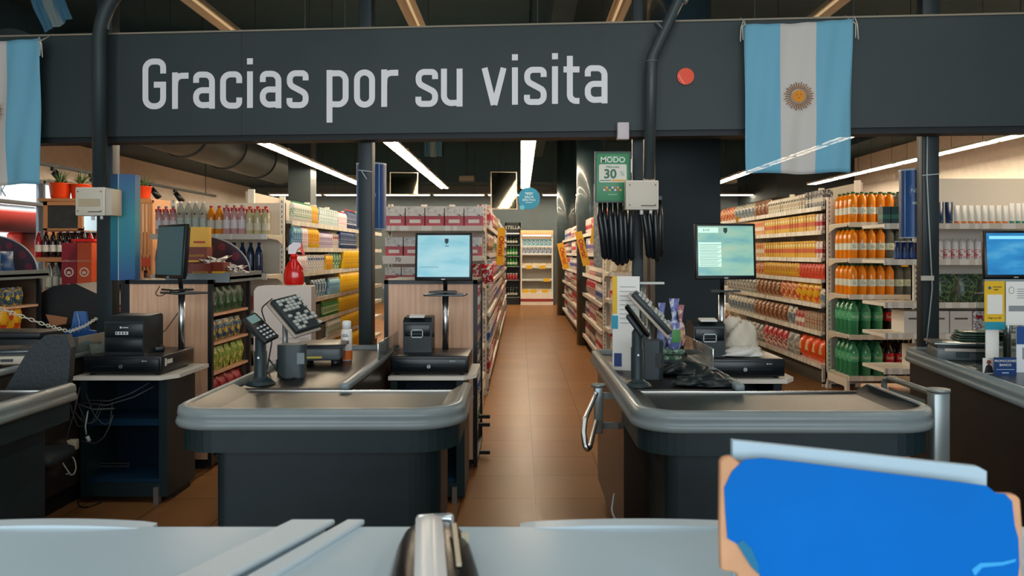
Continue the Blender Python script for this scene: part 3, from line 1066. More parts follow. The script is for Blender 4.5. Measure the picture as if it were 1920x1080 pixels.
monitor(at(1905, 525, 4.5).x, 4.5, at(1905, 523, 4.5).z, .34, .275, 'monitor with bright blue screen at the right edge', 2, R(-3), .89, tray=True)

# ------------------------------------------------------------------ things on the first counter
def basis(ex, n):
    n = Vector(n).normalized(); ex = Vector(ex); ex = (ex - n * ex.dot(n)).normalized()
    ey = n.cross(ex)
    return ex, ey, n
def pin_pad(x, y, lab, long_, nrm, H=.26):
    t = thing('card_terminal', (x, y, .878), 0, lab, 'card terminal')
    mb(DARK).lathe([(0, 0), (.068, 0), (.068, .006), (.05, .022), (.034, .03), (.03, .04), (.03, H * .6), (.026, H * .62), (.026, H * .85), (.015, H * .9), (0, H * .9)], n=24).build('stand', t)
    mb(CHROME).cyl((0, -.034, H * .5), (0, -.028, H * .5), .005, n=8).build('screw', t)
    pad = thing('head_mount', (0, 0, 0))
    b = mb(BLK).box(-.044, .044, -.012, .012, -.09, .09, .012).mat(M('#2a3134', .4)).box(-.036, .036, -.034, -.01, -.075, .05, .01)
    ez, _q, ny = basis(long_, nrm)
    ex_ = ny.cross(ez)
    rm = Matrix((ex_, ny, ez)).transposed().to_euler()
    hd = b.build('terminal', t, (0, -.005, H * 1.03), rm)
    bpy.data.objects.remove(pad)
    mb(M('#6f8c86', .3, emit=.15)).box(-.026, .026, .0122, .014, .03, .075).build('display', hd)
    g = mb(M('#aab2b4', .5))
    for i in range(3):
        for j in range(4):
            g.box(-.026 + i * .02, -.013 + i * .02, .0122, .015, -.075 + j * .022, -.064 + j * .022, .001)
    g.build('keys', hd)
    return t
# terminal head: face (+y local) is turned up and towards the cashier
pp_ = pin_pad(at(486, 722, 3.78).x, 3.8, 'black card terminal on a round stand at the left of the first counter', (-.66, .2, .62), (.42, -.55, .72))
pin_pad(at(1196, 725, 3.72).x, 3.74, 'black card terminal on a stand at the corner of the right counter', (-.62, .1, .7), (.8, -.12, .6), .3)

def keyboard(x, y, z, rot, lab, w_=.27, d_=.2):
    t = thing('pos_keyboard', (x, y, z), 0, lab, 'keyboard', rot=rot)
    mb(M('#2b3335', .4)).box(-w_ / 2, w_ / 2, -d_ / 2, d_ / 2, 0, .03, .008).build('case', t)
    mb(M('#b5a898', .5)).box(-w_ / 2 - .01, w_ / 2 + .01, -d_ / 2 - .012, d_ / 2, -.014, 0, .003).build('support_tray', t, label='pale edged support tray')
    g = mb(M('#b9bdb6', .45))
    rr = random.Random(3)
    for i in range(10):
        for j in range(6):
            if rr.random() < .75 and not (3 < i < 5):
                x_ = -w_ / 2 + .022 + i * .0235
                y_ = -d_ / 2 + .02 + j * .027
                g.box(x_, x_ + .018, y_, y_ + .02, .03, .037)
    g.build('keys', t)
    return t
# pole mounted keyboard left of the spray can
p = at(553, 592, 4.45)
def kb_rot(ex, n):
    ex, ey, n = basis(ex, n)
    return Matrix((ex, ey, n)).transposed().to_euler()
tk = keyboard(p.x, p.y, p.z, kb_rot((.68, -.4, -.6), (.42, -.5, .75)), 'tilted black till keyboard with pale keys above the first counter', .26, .17)
s = thing('keyboard_stand', (p.x - .06, p.y + .02, .878), 0, 'grey pole holding up the tilted keyboard on the first counter', 'stand')
mb(M('#8d9391', .35, metal=.6)).cyl((0, 0, 0), (0, 0, p.z - .878 - .02), .016, n=14).cyl((0, 0, 0), (0, 0, .008), .06, n=20).build('pole', s)
# scale / scanner on the counter
t = thing('counter_scale', (at(603, 690, 4.45).x, 4.5, .878), R(8), 'grey weighing scale with a wide plate behind the card terminal', 'scale')
mb(M('#5a6265', .4)).box(-.12, .1, -.1, .14, .03, .1, .012).build('body', t)
mb(STEEL).box(-.15, .13, -.11, .16, .112, .12, .003).build('weighing_plate', t)
mb(BLK).box(-.14, .12, -.1, .15, .1, .112).build('plate_carrier', t)
mb(M('#1c2224', .3)).box(.1, .108, -.05, .1, .04, .09).build('display', t)
mb(M('#d9c34a', .5)).box(-.1, .0, -.104, -.1, .045, .055).build('sticker', t)
f = mb(BLK)
for x in (-.09, .07):
    for y in (-.07, .1):
        f.cyl((x, y, 0), (x, y, .03), .024, n=12)
f.build('foot', t)
t = thing('barcode_scanner', (at(543, 708, 3.98).x, 4.03, .878), R(6), 'dark rounded scanner unit standing between card terminal and scale', 'scanner')
mb(M('#3b4547', .38)).prism(rrect(-.075, .065, -.045, .06, (.05, .03, .03, .05), 6), 0, .165, smooth=False).build('housing', t)
mb(M('#788384', .4)).box(.03, .066, -.048, -.044, .07, .125).build('label_plate', t)
mb(BLK).box(-.078, -.07, -.02, .03, .03, .09, .003).build('window', t)
t = thing('cleaner_spray_can', (at(650, 660, 4.65).x, 4.65, .878), 0, 'white and orange cleaning spray can standing on the first counter', 'spray can')
mb(M('#e8e4dc', .3)).lathe([(0, 0), (.03, 0), (.032, .006), (.032, .17), (.026, .182), (0, .182)], n=24).build('can', t)
mb(M('#e9e9e6', .35)).lathe([(0, .18), (.026, .18), (.026, .222), (.02, .23), (0, .23)], n=20).build('cap', t)
lb = mb(M('#e8762b', .4)).lathe([(.0325, .006), (.0325, .06)], n=24)
lb.mat(M('#4b4f8f', .4)).box(-.024, -.006, -.034, -.03, .02, .05)
lb.mat(M('#e05a30', .4)).box(-.02, .02, -.0335, -.03, .1, .115).mat(M('#8d8f92', .4)).box(-.02, .016, -.0335, -.03, .14, .147).box(-.02, .012, -.0335, -.03, .15, .155)
lb.build('label', t)
t = thing('trigger_spray_bottle', (at(551, 533, 5.45).x, 5.45, at(551, 534, 5.45).z), 0, 'translucent red trigger spray bottle on top of the cream partition', 'spray bottle')
redp = M('#e81f14', .15, trans=.25, coat=.3)
mb(redp).lathe([(0, 0), (.062, 0), (.067, .01), (.068, .07), (.062, .11), (.04, .15), (.022, .17), (.022, .19), (0, .19)], n=28, sy=.62).build('bottle', t)
mb(M('#e81f14', .3)).lathe([(0, .185), (.024, .185), (.024, .21), (0, .21)], n=18).build('collar', t)
g = mb(M('#e9dedd', .35)).prism([(-.035, .21), (.012, .21), (.03, .245), (.05, .26), (.05, .285), (.0, .29), (-.035, .262)], -.012, .012, mtx=Matrix(((1, 0, 0, 0), (0, 0, 1, 0), (0, 1, 0, 0), (0, 0, 0, 1))))
g.build('spray_head', t)
g = mb(M('#e81f14', .3)).prism([(.03, .285), (.055, .285), (.06, .25), (.075, .205), (.065, .2), (.04, .245)], -.009, .009, mtx=Matrix(((1, 0, 0, 0), (0, 0, 1, 0), (0, 1, 0, 0), (0, 0, 0, 1))))
g.build('trigger', t)
# cream partition that carries the bottle
t = thing('cream_partition', (at(543, 535, 5.5).x, 5.42, 0), 0, 'cream plastic partition panel carrying the red spray bottle', 'partition')
h = at(543, 535, 5.5).z
CP = M('#d5c5b8', .45)
mb(CP).prism(rrect(-.22, .17, 0, h, (0, 0, .01, .05), 6), 0, .12, mtx=Matrix(((1, 0, 0, 0), (0, 0, 1, 0), (0, 1, 0, 0), (0, 0, 0, 1)))).build('panel', t)
mb(M('#b6a99d', .5)).box(-.2, .15, -.004, 0, h * .72, h * .725).box(-.2, .15, -.004, 0, h * .6, h * .604).build('groove', t)
# cables on the counter
def cable(pts, r, m, lab, rad=.05, cat='cable', grp=None, name='cable'):
    return tag(mb(m).tube(rpath([Vector(p) for p in pts], rad, 8), r, 6).build(name), lab, cat, grp)
a = at(508, 560, 4.4); b = at(512, 640, 4.3)
cable([(a.x, 4.42, a.z), (a.x - .04, 4.35, a.z - .05), (b.x, 4.28, b.z), (b.x + .03, 4.1, .9), (b.x + .08, 4.0, .884)], .004, BLK, 'thin black cable hanging from the tilted keyboard')
a = at(503, 672, 3.85)
cable([(a.x, 3.85, a.z), (a.x + .03, 3.86, .95), (a.x + .06, 3.88, .886), (a.x + .1, 3.95, .884)], .004, BLK, 'black cable running down behind the first card terminal')
a = at(290, 540, 5.1)
cable([at(300, 536, 5.1), at(290, 552, 5.08), at(300, 556, 5.1), at(322, 545, 5.14)], .003, BLK, 'thin cable looping beside the pole under the turned monitor')
cable([at(348, 540, 5.12), at(335, 585, 5.12), at(310, 620, 5.1), at(280, 636, 5.0)], .003, BLK, 'thin cable from the turned monitor down to the large printer')

# cables and sockets in the left desk
WC = M('#c9ccc8', .5)
GC = M('#4b5052', .5)
rr = random.Random(11)
def pxcable(pl, r, m, lab, grp=None, rad=.06):
    return cable([at(x, y, d) for x, y, d in pl], r, m, lab, rad, grp=grp)
pxcable([(103, 780, 4.7), (108, 830, 4.66), (112, 860, 4.66), (135, 895, 4.66), (143, 880, 4.68), (140, 860, 4.7), (125, 850, 4.74)], .004, WC, 'pale cable loop hanging lowest in the left desk')
pxcable([(100, 800, 4.72), (92, 870, 4.7), (105, 893, 4.68), (130, 888, 4.7)], .004, WC, 'pale cable curving round the left side of the cable tangle')
pxcable([(150, 725, 4.74), (140, 770, 4.7), (128, 810, 4.7), (118, 850, 4.7)], .004, GC, 'long dark cable dropping behind the pale plug')
pxcable([(165, 770, 4.72), (160, 800, 4.7), (162, 815, 4.7)], .004, WC, 'short pale cable with a plug end under the cashier board')
pxcable([(212, 778, 4.74), (205, 800, 4.72), (195, 820, 4.72), (180, 832, 4.74), (150, 826, 4.76)], .004, GC, 'dark cable sagging in the middle of the left desk')
pxcable([(150, 755, 4.76), (200, 760, 4.72), (250, 745, 4.74), (288, 725, 4.78)], .004, GC, 'grey cable sagging right under the cashier board')
pxcable([(152, 750, 4.8), (205, 752, 4.76), (245, 738, 4.76), (280, 718, 4.8)], .004, GC, 'second grey cable sagging just above the first under the board')
pxcable([(147, 758, 4.72), (175, 768, 4.7), (215, 766, 4.72)], .005, GC, 'thick grey cable end in the tangle under the board')
p = at(133, 834, 4.72)
t = thing('power_plug', p, R(5), 'pale square plug in the cable tangle of the left desk', 'plug')
mb(M('#d8cdb0', .5)).box(-.035, .035, -.02, .03, -.03, .03, .006).build('plug_body', t)
mb(GC).tube([(-.02, -.022, .03), (.0, -.026, 0), (.02, -.022, -.028)], .003, 6).build('cord', t)
p = at(163, 818, 4.7)
tag(mb(WC).cyl(p, p + Vector((.015, 0, -.03)), .011, n=10).build('cable_connector'), 'small white connector hanging in the left desk', 'connector')
p = at(205, 871, 4.95)
t = thing('metal_bracket', p, 0, 'thin chrome rail on the back of the left desk', 'rail')
mb(CHROME).box(-.14, .12, -.006, .0, .006, .012).box(-.12, .12, -.006, 0, -.012, -.006).box(.12, .125, -.01, .0, -.016, .016).build('rail_bars', t)
for i in range(7):
    x0 = rr.uniform(105, 185)
    pxcable([(x0, 745 + rr.uniform(-10, 10), 4.78), (x0 + rr.uniform(-15, 15), 775, 4.72), (x0 + rr.uniform(10, 45), 790 + rr.uniform(0, 30), 4.74), (x0 + rr.uniform(20, 70), 750 + rr.uniform(0, 20), 4.8)], .003, (GC, BLK)[i % 2], 'dark thin cable in the tangle under the cashier board', 'dark cables tangled under the cashier board')
pxcable([(146, 942, 4.62), (148, 950, 4.6), (165, 952, 4.55), (190, 942, 4.62)], .004, BLK, 'black cable loop lying on the floor under the left desk')
# cable loops under the right counter
p = at(1163, 940, 3.6)
cable([(p.x - .02, 3.66, .4), (p.x - .04, 3.6, .34), (p.x - .01, 3.58, .28), (p.x + .04, 3.6, .3)], .004, WC, 'white cable loop at the foot of the right counter')
# steel barrier gates
GA = M('#8f9896', .3, metal=.5)
t = thing('exit_gate', (0, 0, 0), 0, 'grey tubular barrier gate at the right of the rounded right tray', 'gate')
d = 4.15
pts = [at(1752, 745, 3.35), at(1752, 738, 3.35), at(1668, 709, 4.0), at(1657, 712, 4.05), at(1660, 745, 4.05)]
mb(GA).tube(rpath([Vector(p) for p in pts], .05, 6), .014, 10).build('gate_arm', t)
a, b = at(1762, 735, 3.3), at(1762, 810, 3.3)
g = mb(GA).box(a.x - .035, a.x + .035, 3.28, 3.34, b.z - .5, a.z, .008).build('gate_post', t)
mb(GA).cyl((a.x, 3.31, a.z), (a.x, 3.31, a.z + .012), .045, n=18).build('post_cap', t)
mb(GA).cyl((a.x, 3.31, 0), (a.x, 3.31, b.z - .45), .03, n=14).cyl((a.x, 3.31, 0), (a.x, 3.31, .01), .08, n=20).build('foot_pole', t)
mb(M('#7b8784', .3)).quad(at(1666, 725, 4.0), at(1735, 750, 3.5), at(1735, 812, 3.5), at(1666, 790, 4.0)).build('infill_panel', t, fix=False)
t = thing('entrance_gate', (0, 0, 0), 0, 'narrow chrome barrier gate on the aisle side of the right counter', 'gate')
pts = [at(1118, 735, 3.85), at(1116, 742, 3.85), at(1097, 785, 3.5), at(1094, 812, 3.45), at(1099, 845, 3.4), at(1106, 838, 3.45), at(1118, 790, 3.85)]
mb(CHROME).tube(rpath([Vector(p) for p in pts], .03, 6), .012, 10).build('gate_arm', t)
a, b = at(1122, 725, 3.9), at(1122, 812, 3.9)
mb(GA).box(a.x - .02, a.x + .022, 3.88, 3.94, b.z, a.z, .006).box(a.x + .02, a.x + .1, 3.9, 3.92, b.z + .02, b.z + .05).box(a.x + .02, a.x + .1, 3.9, 3.92, a.z - .06, a.z - .03).build('gate_post', t)
mb(GA).cyl((a.x, 3.91, a.z), (a.x, 3.91, a.z + .012), .036, n=14).build('post_cap', t)
# ------------------------------------------------------------------ product prototypes (front towards -y, base at z=0)
def P_bottle(name, h, r, body, cap, lab=None, lz=(.35, .62), neck=.3, txt=None, tcol=None, capr=.45, parts=True, waist=0, n=14, liquid=None, bow=None, dot=None):
    prof = [(0, 0), (r * .9, 0), (r, h * .03), (r, h * .3), (r * (1 - waist), h * .42), (r, h * .55), (r, h * (1 - neck)), (r * .75, h * (1 - neck * .62)), (r * .36, h * (1 - neck * .28)), (r * .34, h * .95)]
    root = mb(body).lathe(prof + [(0, h * .95)], n=n).build(name, link=False)
    mb(cap).lathe([(0, h * .94), (r * capr, h * .94), (r * capr, h), (0, h)], n=10).build('cap', root, link=False)
    if lab:
        mb(lab).lathe([(r * 1.015, h * lz[0]), (r * 1.015, h * lz[1])], n=n).build('label', root, link=False)
    if bow:
        g = mb(bow)
        for a in (25, -25, 155, 205, 90):
            g.cyl((0, -r * .3, h * .84), (r * .95 * math.cos(R(a)), -r * .5, h * .84 + r * .8 * math.sin(R(a))), .003, .011, n=6)
        g.build('ribbon', root, link=False)
    if dot:
        mb(dot).cyl((0, -r * .96, h * .62), (0, -r * 1.03, h * .62), r * .28, n=12).build('seal', root, link=False)
    if txt:
        text(root, 'lettering', txt, h * (lz[1] - lz[0]) * .62, (0, 0, h * (lz[0] + lz[1]) / 2), tcol, .0008, wrap=r * 1.02, link=False, sx=.72)
    return root, r * 2
def P_box(name, w_, h, d_, m, band=None, b2=None, txt=None, tcol=None, bz=(.3, .55), n2=(.66, .82), bev=0):
    g = mb(m).box(-w_ / 2, w_ / 2, 0, d_, 0, h, bev)
    if band:
        g.mat(band).box(-w_ / 2 - .0008, w_ / 2 + .0008, -.0012, d_ * .99, h * bz[0], h * bz[1])
    if b2:
        g.mat(b2).box(-w_ * .3, w_ * .3, -.0022, 0, h * n2[0], h * n2[1])
    root = g.build(name, link=False)
    if txt:
        text(root, 'lettering', txt, h * .2, (0, -.003, h * .42), tcol, .0008, link=False)
    return root, w_
def P_bag(name, w_, h, d_, m, m2=None, n=8):
    """pillow bag with crimped ends"""
    g = MB().mat(m)
    if m2: g.mat(m2).mat(m)
    V = {}
    for sgn in (0, 1):
        for i in range(n + 1):
            for k in range(n + 1):
                u, v = i / n, k / n
                e = (math.sin(PI * u) ** .55) * (math.sin(PI * min(1, max(0, (v - .06) / .88))) ** .5 if .06 < v < .94 else 0)
                x = (u - .5) * w_ * (1 + .06 * abs(v - .5) * 2 - .05 * math.sin(PI * v))
                y = (-1 if sgn == 0 else 1) * (.5 * d_ * e + .0006) + .006 * math.sin(7 * u + 9 * v) * e
                V[sgn, i, k] = g.bm.verts.new((x, y + d_ / 2, v * h))
    for sgn in (0, 1):
        for i in range(n):
            for k in range(n):
                q = [V[sgn, i, k], V[sgn, i + 1, k], V[sgn, i + 1, k + 1], V[sgn, i, k + 1]]
                if m2 and 2 < k < 6 and 1 < i < 6:
                    g.mi = 1 if g.mats[1] == m2 or True else 0
                    g.mi = g.mats.index(m2)
                else:
                    g.mi = g.mats.index(m)
                g._f(q if sgn == 0 else q[::-1], True)
    root = g.build(name, fix=False, link=False)
    return root, w_
def P_tube(name, h, w_, m, cap):
    g = mb(m)
    A, B = [], []
    n = 14
    for k in range(n):
        a = 2 * PI * k / n
        A.append(g.bm.verts.new((w_ * .42 * math.cos(a), w_ * .42 * math.sin(a), h * .14)))
        B.append(g.bm.verts.new((w_ * .5 * math.cos(a), .004 * math.sin(a), h)))
    for k in range(n):
        g._f((A[k], A[(k + 1) % n], B[(k + 1) % n], B[k]), True)
    g._f(B)
    root = g.build(name, link=False)
    mb(cap).lathe([(0, 0), (w_ * .4, 0), (w_ * .42, h * .15), (0, h * .15)], n=12).build('cap', root, link=False)
    return root, w_
def P_jar(name, h, r, m, cap, lab=None):
    root = mb(m).lathe([(0, 0), (r, 0), (r, h * .78), (r * .85, h * .82), (0, h * .82)], n=12).build(name, link=False)
    mb(cap).lathe([(0, h * .8), (r * .88, h * .8), (r * .88, h), (0, h)], n=12).build('lid', root, link=False)
    if lab: mb(lab).lathe([(r * 1.01, h * .15), (r * 1.01, h * .65)], n=12).build('label', root, link=False)
    return root, r * 2

def row(items, o, dirv, rz, where, cat_default='pack', gap=.006, order=('leftmost', 'rightmost', 'from the left'), jit=0, back=None, tiltv=None, total=None, single=False):
    """items: list of (proto, count, noun, category); placed one after another from o along dirv"""
    o = Vector(o) + Vector((0, 0, .002)); dirv = Vector(dirv)
    s = 0
    for it in items:
        (root, w_), cnt, noun, cat = it[:4]
        scl = it[4] if len(it) > 4 else 1
        w2 = w_ * scl
        for i in range(cnt):
            if total and s + w2 > total:
                return s
            p = o + dirv * (s + w2 / 2)
            r_ = rz + random.uniform(-jit, jit)
            lab = '%s, %s %s' % (noun, nth(i, cnt, *order), where)
            inst(root, p, r_, lab, cat, noun + 's ' + where, sc=scl)
            s += w2 + gap
    return s

def kind_mats():
    pass
GRN, YEL, RED, ORA, BLU, PUR, TEA, PNK, BRN = '#2f7a3a #e3b21c #b3202a #e0661c #1f4f9a #5a3c7a #2a8f96 #d98aa0 #6a3d28'.split()
# drinks
B_orange = P_bottle('orange_soda_bottle', .325, .047, M('#ee8a12', .15, coat=.3, noise=.06), M('#1f5a34', .4), M('#dfe3d2', .5), (.28, .5), .26, 'Co', M('#2c5a3a', .5))
B_clear = P_bottle('clear_soda_bottle', .325, .047, M('#c9d3c8', .08, trans=.75, ior=1.2), M('#2f6a3a', .4), M('#d5e0cc', .5), (.28, .5), .26, 'Co', M('#2c5a3a', .5))
B_green = P_bottle('green_soda_bottle', .335, .05, M('#2b7d57', .12, coat=.3), M('#1b6a3e', .4), M('#4aa878', .4), (.42, .68), .26, 'Secco', M('#d5efd8', .5))
B_cola = P_bottle('cola_bottle', .33, .046, M('#1c0f10', .12, coat=.3), M('#141416', .4), M('#c51d26', .4), (.42, .68), .26, 'Secco', M('#f1e6e2', .5))
B_blue = P_bottle('blue_label_bottle', .33, .045, M('#1a1c26', .12), M('#141416', .4), M('#1c6fb0', .4), (.42, .68), .26, 'Secco', M('#e6eef2', .5))
B_gin = P_bottle('gin_bottle', .31, .034, M('#cfd6cc', .06, trans=.6, ior=1.2), M('#ecece8', .4), M('#c3cdc0', .5), (.12, .5), .28, dot=M('#5a2a2c', .5))
B_rum = P_bottle('amber_spirit_bottle', .27, .036, M('#dd8420', .1, coat=.4), M('#c02128', .4), M('#ddd4bf', .5), (.2, .5), .3)
B_pink = P_bottle('pink_spirit_bottle', .28, .034, M('#e2b3b6', .08, trans=.4), M('#8f8f93', .4), M('#e9dcdc', .5), (.2, .5), .3, bow=M('#c21e2c', .4))
B_cider = P_bottle('pale_spirit_bottle', .265, .036, M('#dccf9f', .08, trans=.3), M('#c3252c', .4), M('#d9d0b4', .5), (.15, .4), neck=.3, bow=M('#c21e2c', .4))
B_navy = P_bottle('dark_blue_spirit_bottle', .3, .036, M('#12294e', .12, coat=.4), M('#0f1f38', .4), None, neck=.36)
B_navyl = P_bottle('labelled_blue_bottle', .3, .036, M('#12294e', .12, coat=.4), M('#9fb0c0', .4), M('#b9c3cc', .5), (.25, .5), neck=.36)
B_wine = P_bottle('wine_bottle', .3, .037, M('#1f0d10', .12, coat=.3), M('#a52028', .4), M('#ded8cc', .5), (.22, .48), .36)
B_rose = P_bottle('red_spirit_bottle', .3, .038, M('#9c1622', .12, coat=.3), M('#c8b49a', .4), M('#ded8cc', .5), (.22, .48), .36)
# household
B_det = [P_bottle('detergent_bottle', .25, .04, M(c, .3), M(k, .4), PR((c, l, '#efefe8'), 60), (.2, .66), .22, n=12) for c, k, l in (('#d8d7cf', '#2a8f5a', GRN), (YEL, '#d9d6cc', '#c7641c'), ('#cfc6d6', PUR, PUR), ('#7fb0bf', '#e9e9e4', BLU), ('#efe6e4', RED, PNK), (GRN, '#e3d23a', '#e9e9c4'))]
B_bleach = P_bottle('yellow_cleaner_bottle', .27, .048, M('#e5b31a', .3), M('#c99012', .4), PR(('#e5b31a', '#b8860e', '#f0dd8a'), 50), (.2, .6), .22, n=12)
B_navb = P_bottle('navy_cleaner_bottle', .25, .04, M('#1c3560', .3), M('#b8323a', .4), PR(('#1c3560', '#dfe3ea'), 60), (.2, .6), .22, n=12)
X_soap = [P_box('soap_carton', .11, .2, .16, PR(c, 45, seed=i), None, M(b, .5)) for i, (c, b) in enumerate(((('#e3e0d6', '#8c5a7a', '#d9d2c6'), RED), (('#d9e3df', TEA, '#ececec'), '#e3e3e3'), (('#ece7dd', '#5b6a8f', '#cfcfcf'), BLU)))]
X_white = P_box('white_hinged_box', .2, .2, .25, M('#d9d4c8', .5), None, M('#5a554e', .5), n2=(.62, .7))
X_blk = P_box('black_can_pack', .22, .2, .2, PR(('#101418', '#20262b', '#9aa09c'), 40), None)
# packets
COF = P_box('coffee_pack', .185, .2, .2, M('#ab2430', .35), PR(('#dad5cc', '#c7c0b6', '#3a3234'), 24), M('#e9e0d8', .5), bz=(.52, 1.0), n2=(.16, .34))
S_cof = P_bag('coffee_bag', .12, .2, .08, PR(('#b3202a', '#e3ddd3', '#3a2a28'), 22), None)
CAR = [P_box('carton_box', .1, .19, .12, PR(c, 38, seed=i), M(b, .5), M(l, .5)) for i, (c, b, l) in enumerate((
    (('#e3ddd0', '#b3202a', '#e9e4d8'), RED, '#eee8da'), (('#b3202a', '#d8d1c4', '#7a1820'), '#e6dfd0', RED), (('#2a3038', '#b9b2a8', '#8a2028'), '#c9c2b6', '#3a3a3a'),
    (('#ddd5c6', '#3a5a80', '#e4e4dc'), BLU, '#e6e6e0'), (('#e0d6c0', '#7a3a5a', '#dcd6cc'), PUR, '#eee'), (('#c9bfae', '#3f6a48', '#e9e4d6'), GRN, '#eee8cc')))] if False else []
def carton(i, c, b, l, w_=.1, h=.19, d_=.12):
    return P_box(('', 'flour_carton', 'tea_carton', 'cocoa_carton', 'milk_carton', 'biscuit_carton', 'herb_tea_carton', 'pasta_carton', 'noodle_carton', 'cereal_carton')[i], w_, h, d_, PR(c, 38, seed=i), M(b, .5), M(l, .5))
C_red = carton(1, ('#e3ddd0', '#b3202a', '#e9e4d8'), RED, '#eee8da')
C_red2 = carton(2, ('#b3202a', '#d8d1c4', '#7a1820'), '#e6dfd0', RED)
C_dark = carton(3, ('#2a3038', '#b9b2a8', '#8a2028'), '#c9c2b6', '#3a3a3a')
C_blue = carton(4, ('#ddd5c6', '#3a5a80', '#e4e4dc'), BLU, '#e6e6e0')
C_pur = carton(5, ('#e0d6c0', '#7a3a5a', '#dcd6cc'), PUR, '#eeeeee')
C_grn = carton(6, ('#c9bfae', '#3f6a48', '#e9e4d6'), GRN, '#eee8cc')
C_yel = carton(7, ('#e2b325', '#c98a1c', '#efe0a0'), '#c9571c', '#f0e6b0', .085, .2)
C_org = carton(8, ('#d98a3a', '#e9c9a0', '#a84a20'), '#e9ddc9', '#d9662a', .085, .2)
C_wht = carton(9, ('#e6ddcc', '#8a8a5a', '#d9c9a0'), '#b9a98a', '#5a4a3a', .09, .17)
G_snack = [P_bag('snack_bag', .17, .22, .09, PR(c, 20, .3, seed=i)) for i, c in enumerate((
    ('#7a4a30', '#c9a27a', '#e3d6c0'), ('#b9323a', '#e6d9c9', '#5a2a20'), ('#e0ac1e', '#c9451e', '#f0dfa0'), ('#8d8d8a', '#cfc9bd', '#a03038'), ('#c24a1e', '#e9c08a', '#7a2a18'), ('#6a7c8a', '#d9d4c4', '#c9a03a')))]
G_bread = P_bag('orange_bread_bag', .19, .25, .13, M('#e5531a', .25, coat=.2, noise=.1, nscale=20), M('#e0b98a', .4))
G_chipg = P_bag('green_snack_bag', .13, .18, .06, PR(('#1f4a34', '#3a6a48', '#c9d4c4'), 24), None)
G_chipb = P_bag('blue_snack_bag', .12, .15, .06, PR(('#24506a', '#c9a430', '#8fa8ae'), 26), None)
G_chipy = P_bag('leafy_snack_bag', .13, .17, .06, PR(('#7a9a3a', '#c9c06a', '#3a5a2a'), 26), None)
G_chipr = P_bag('crimson_snack_bag', .15, .16, .08, PR(('#a8182c', '#7a1020', '#c94a50'), 20), None)
G_cookie = P_bag('blue_cookie_bag', .16, .19, .07, PR(('#1d4a7c', '#173a66', '#b8a884'), 20), None)
T_wht = P_tube('cream_tube', .17, .055, M('#e5e5e0', .35), M('#e07a2a', .4))
T_wht2 = P_tube('hand_cream_tube', .19, .05, M('#e9e9e6', .35), M('#2a8a7a', .4))
T_blue = P_tube('blue_shampoo_tube', .2, .075, M('#12345a', .3), M('#123a5a', .4))
B_sham = P_bottle('shampoo_bottle', .19, .032, M('#e2ddd8', .3), M('#c9c4c0', .4), PR(('#e2ddd8', '#d9402a', '#b9b9b9'), 60), (.1, .5), .18, capr=.6, n=12)
B_deo = P_bottle('navy_deodorant_can', .17, .028, M('#14305e', .3), M('#c9d0d8', .4), M('#1f4a86', .4), (.1, .4), .1, capr=.8, n=12)
B_dark = P_bottle('dark_green_bottle', .19, .034, M('#20352a', .3), M('#101a16', .4), PR(('#20352a', '#6f8a4a', '#101a16'), 40), (.15, .7), .18, capr=.6, n=12)
B_beer = P_bottle('beer_bottle', .24, .034, M('#0f1f18', .12), M('#a8a8a0', .4), M('#c9c9c0', .5), (.2, .45), .36, n=10)
B_beerg = P_bottle('green_beer_bottle', .24, .034, M('#2a7a34', .15), M('#a8a8a0', .4), M('#c9d9c0', .5), (.2, .45), .36, n=10)
CAN_r = P_jar('red_drink_can', .17, .034, M('#c9545a', .3, metal=.2), M('#b9b9b9', .3))
X_dairy = [P_box('dairy_carton', .12, .2, .1, PR(c, 30, seed=i)) for i, c in enumerate((('#2a8fb0', '#d9e9ea', '#1a6a8a'), ('#e0e6e4', '#2a5a9a', '#b9c9cc'), ('#7fc4cc', '#e9f0ee', '#2a8a9a')))]
X_tray = P_box('chilled_tray_pack', .22, .09, .2, PR(('#e3e0da', '#e6b92a', '#d9d4cc'), 22))
POUCH = [P_bag('refill_pouch', .14, .22, .07, PR(c, 24, seed=i)) for i, c in enumerate((('#d9d2c9', '#8a5a9a', '#e9e4dc'), ('#3a7aa0', '#d9e3e6', '#e9b93a'), ('#d94a6a', '#efe4e2', '#7a3a8a'), ('#3f8a5a', '#e6e9d9', '#d9c93a')))]
HANG = P_bag('hanging_toy_pack', .2, .26, .04, PR(('#24382a', '#5a7a44', '#12181a', '#8a9a5a'), 22))
HANGR = P_bag('red_hanging_pack', .12, .24, .04, PR(('#b9342c', '#d9564a', '#3a1a1a'), 22))

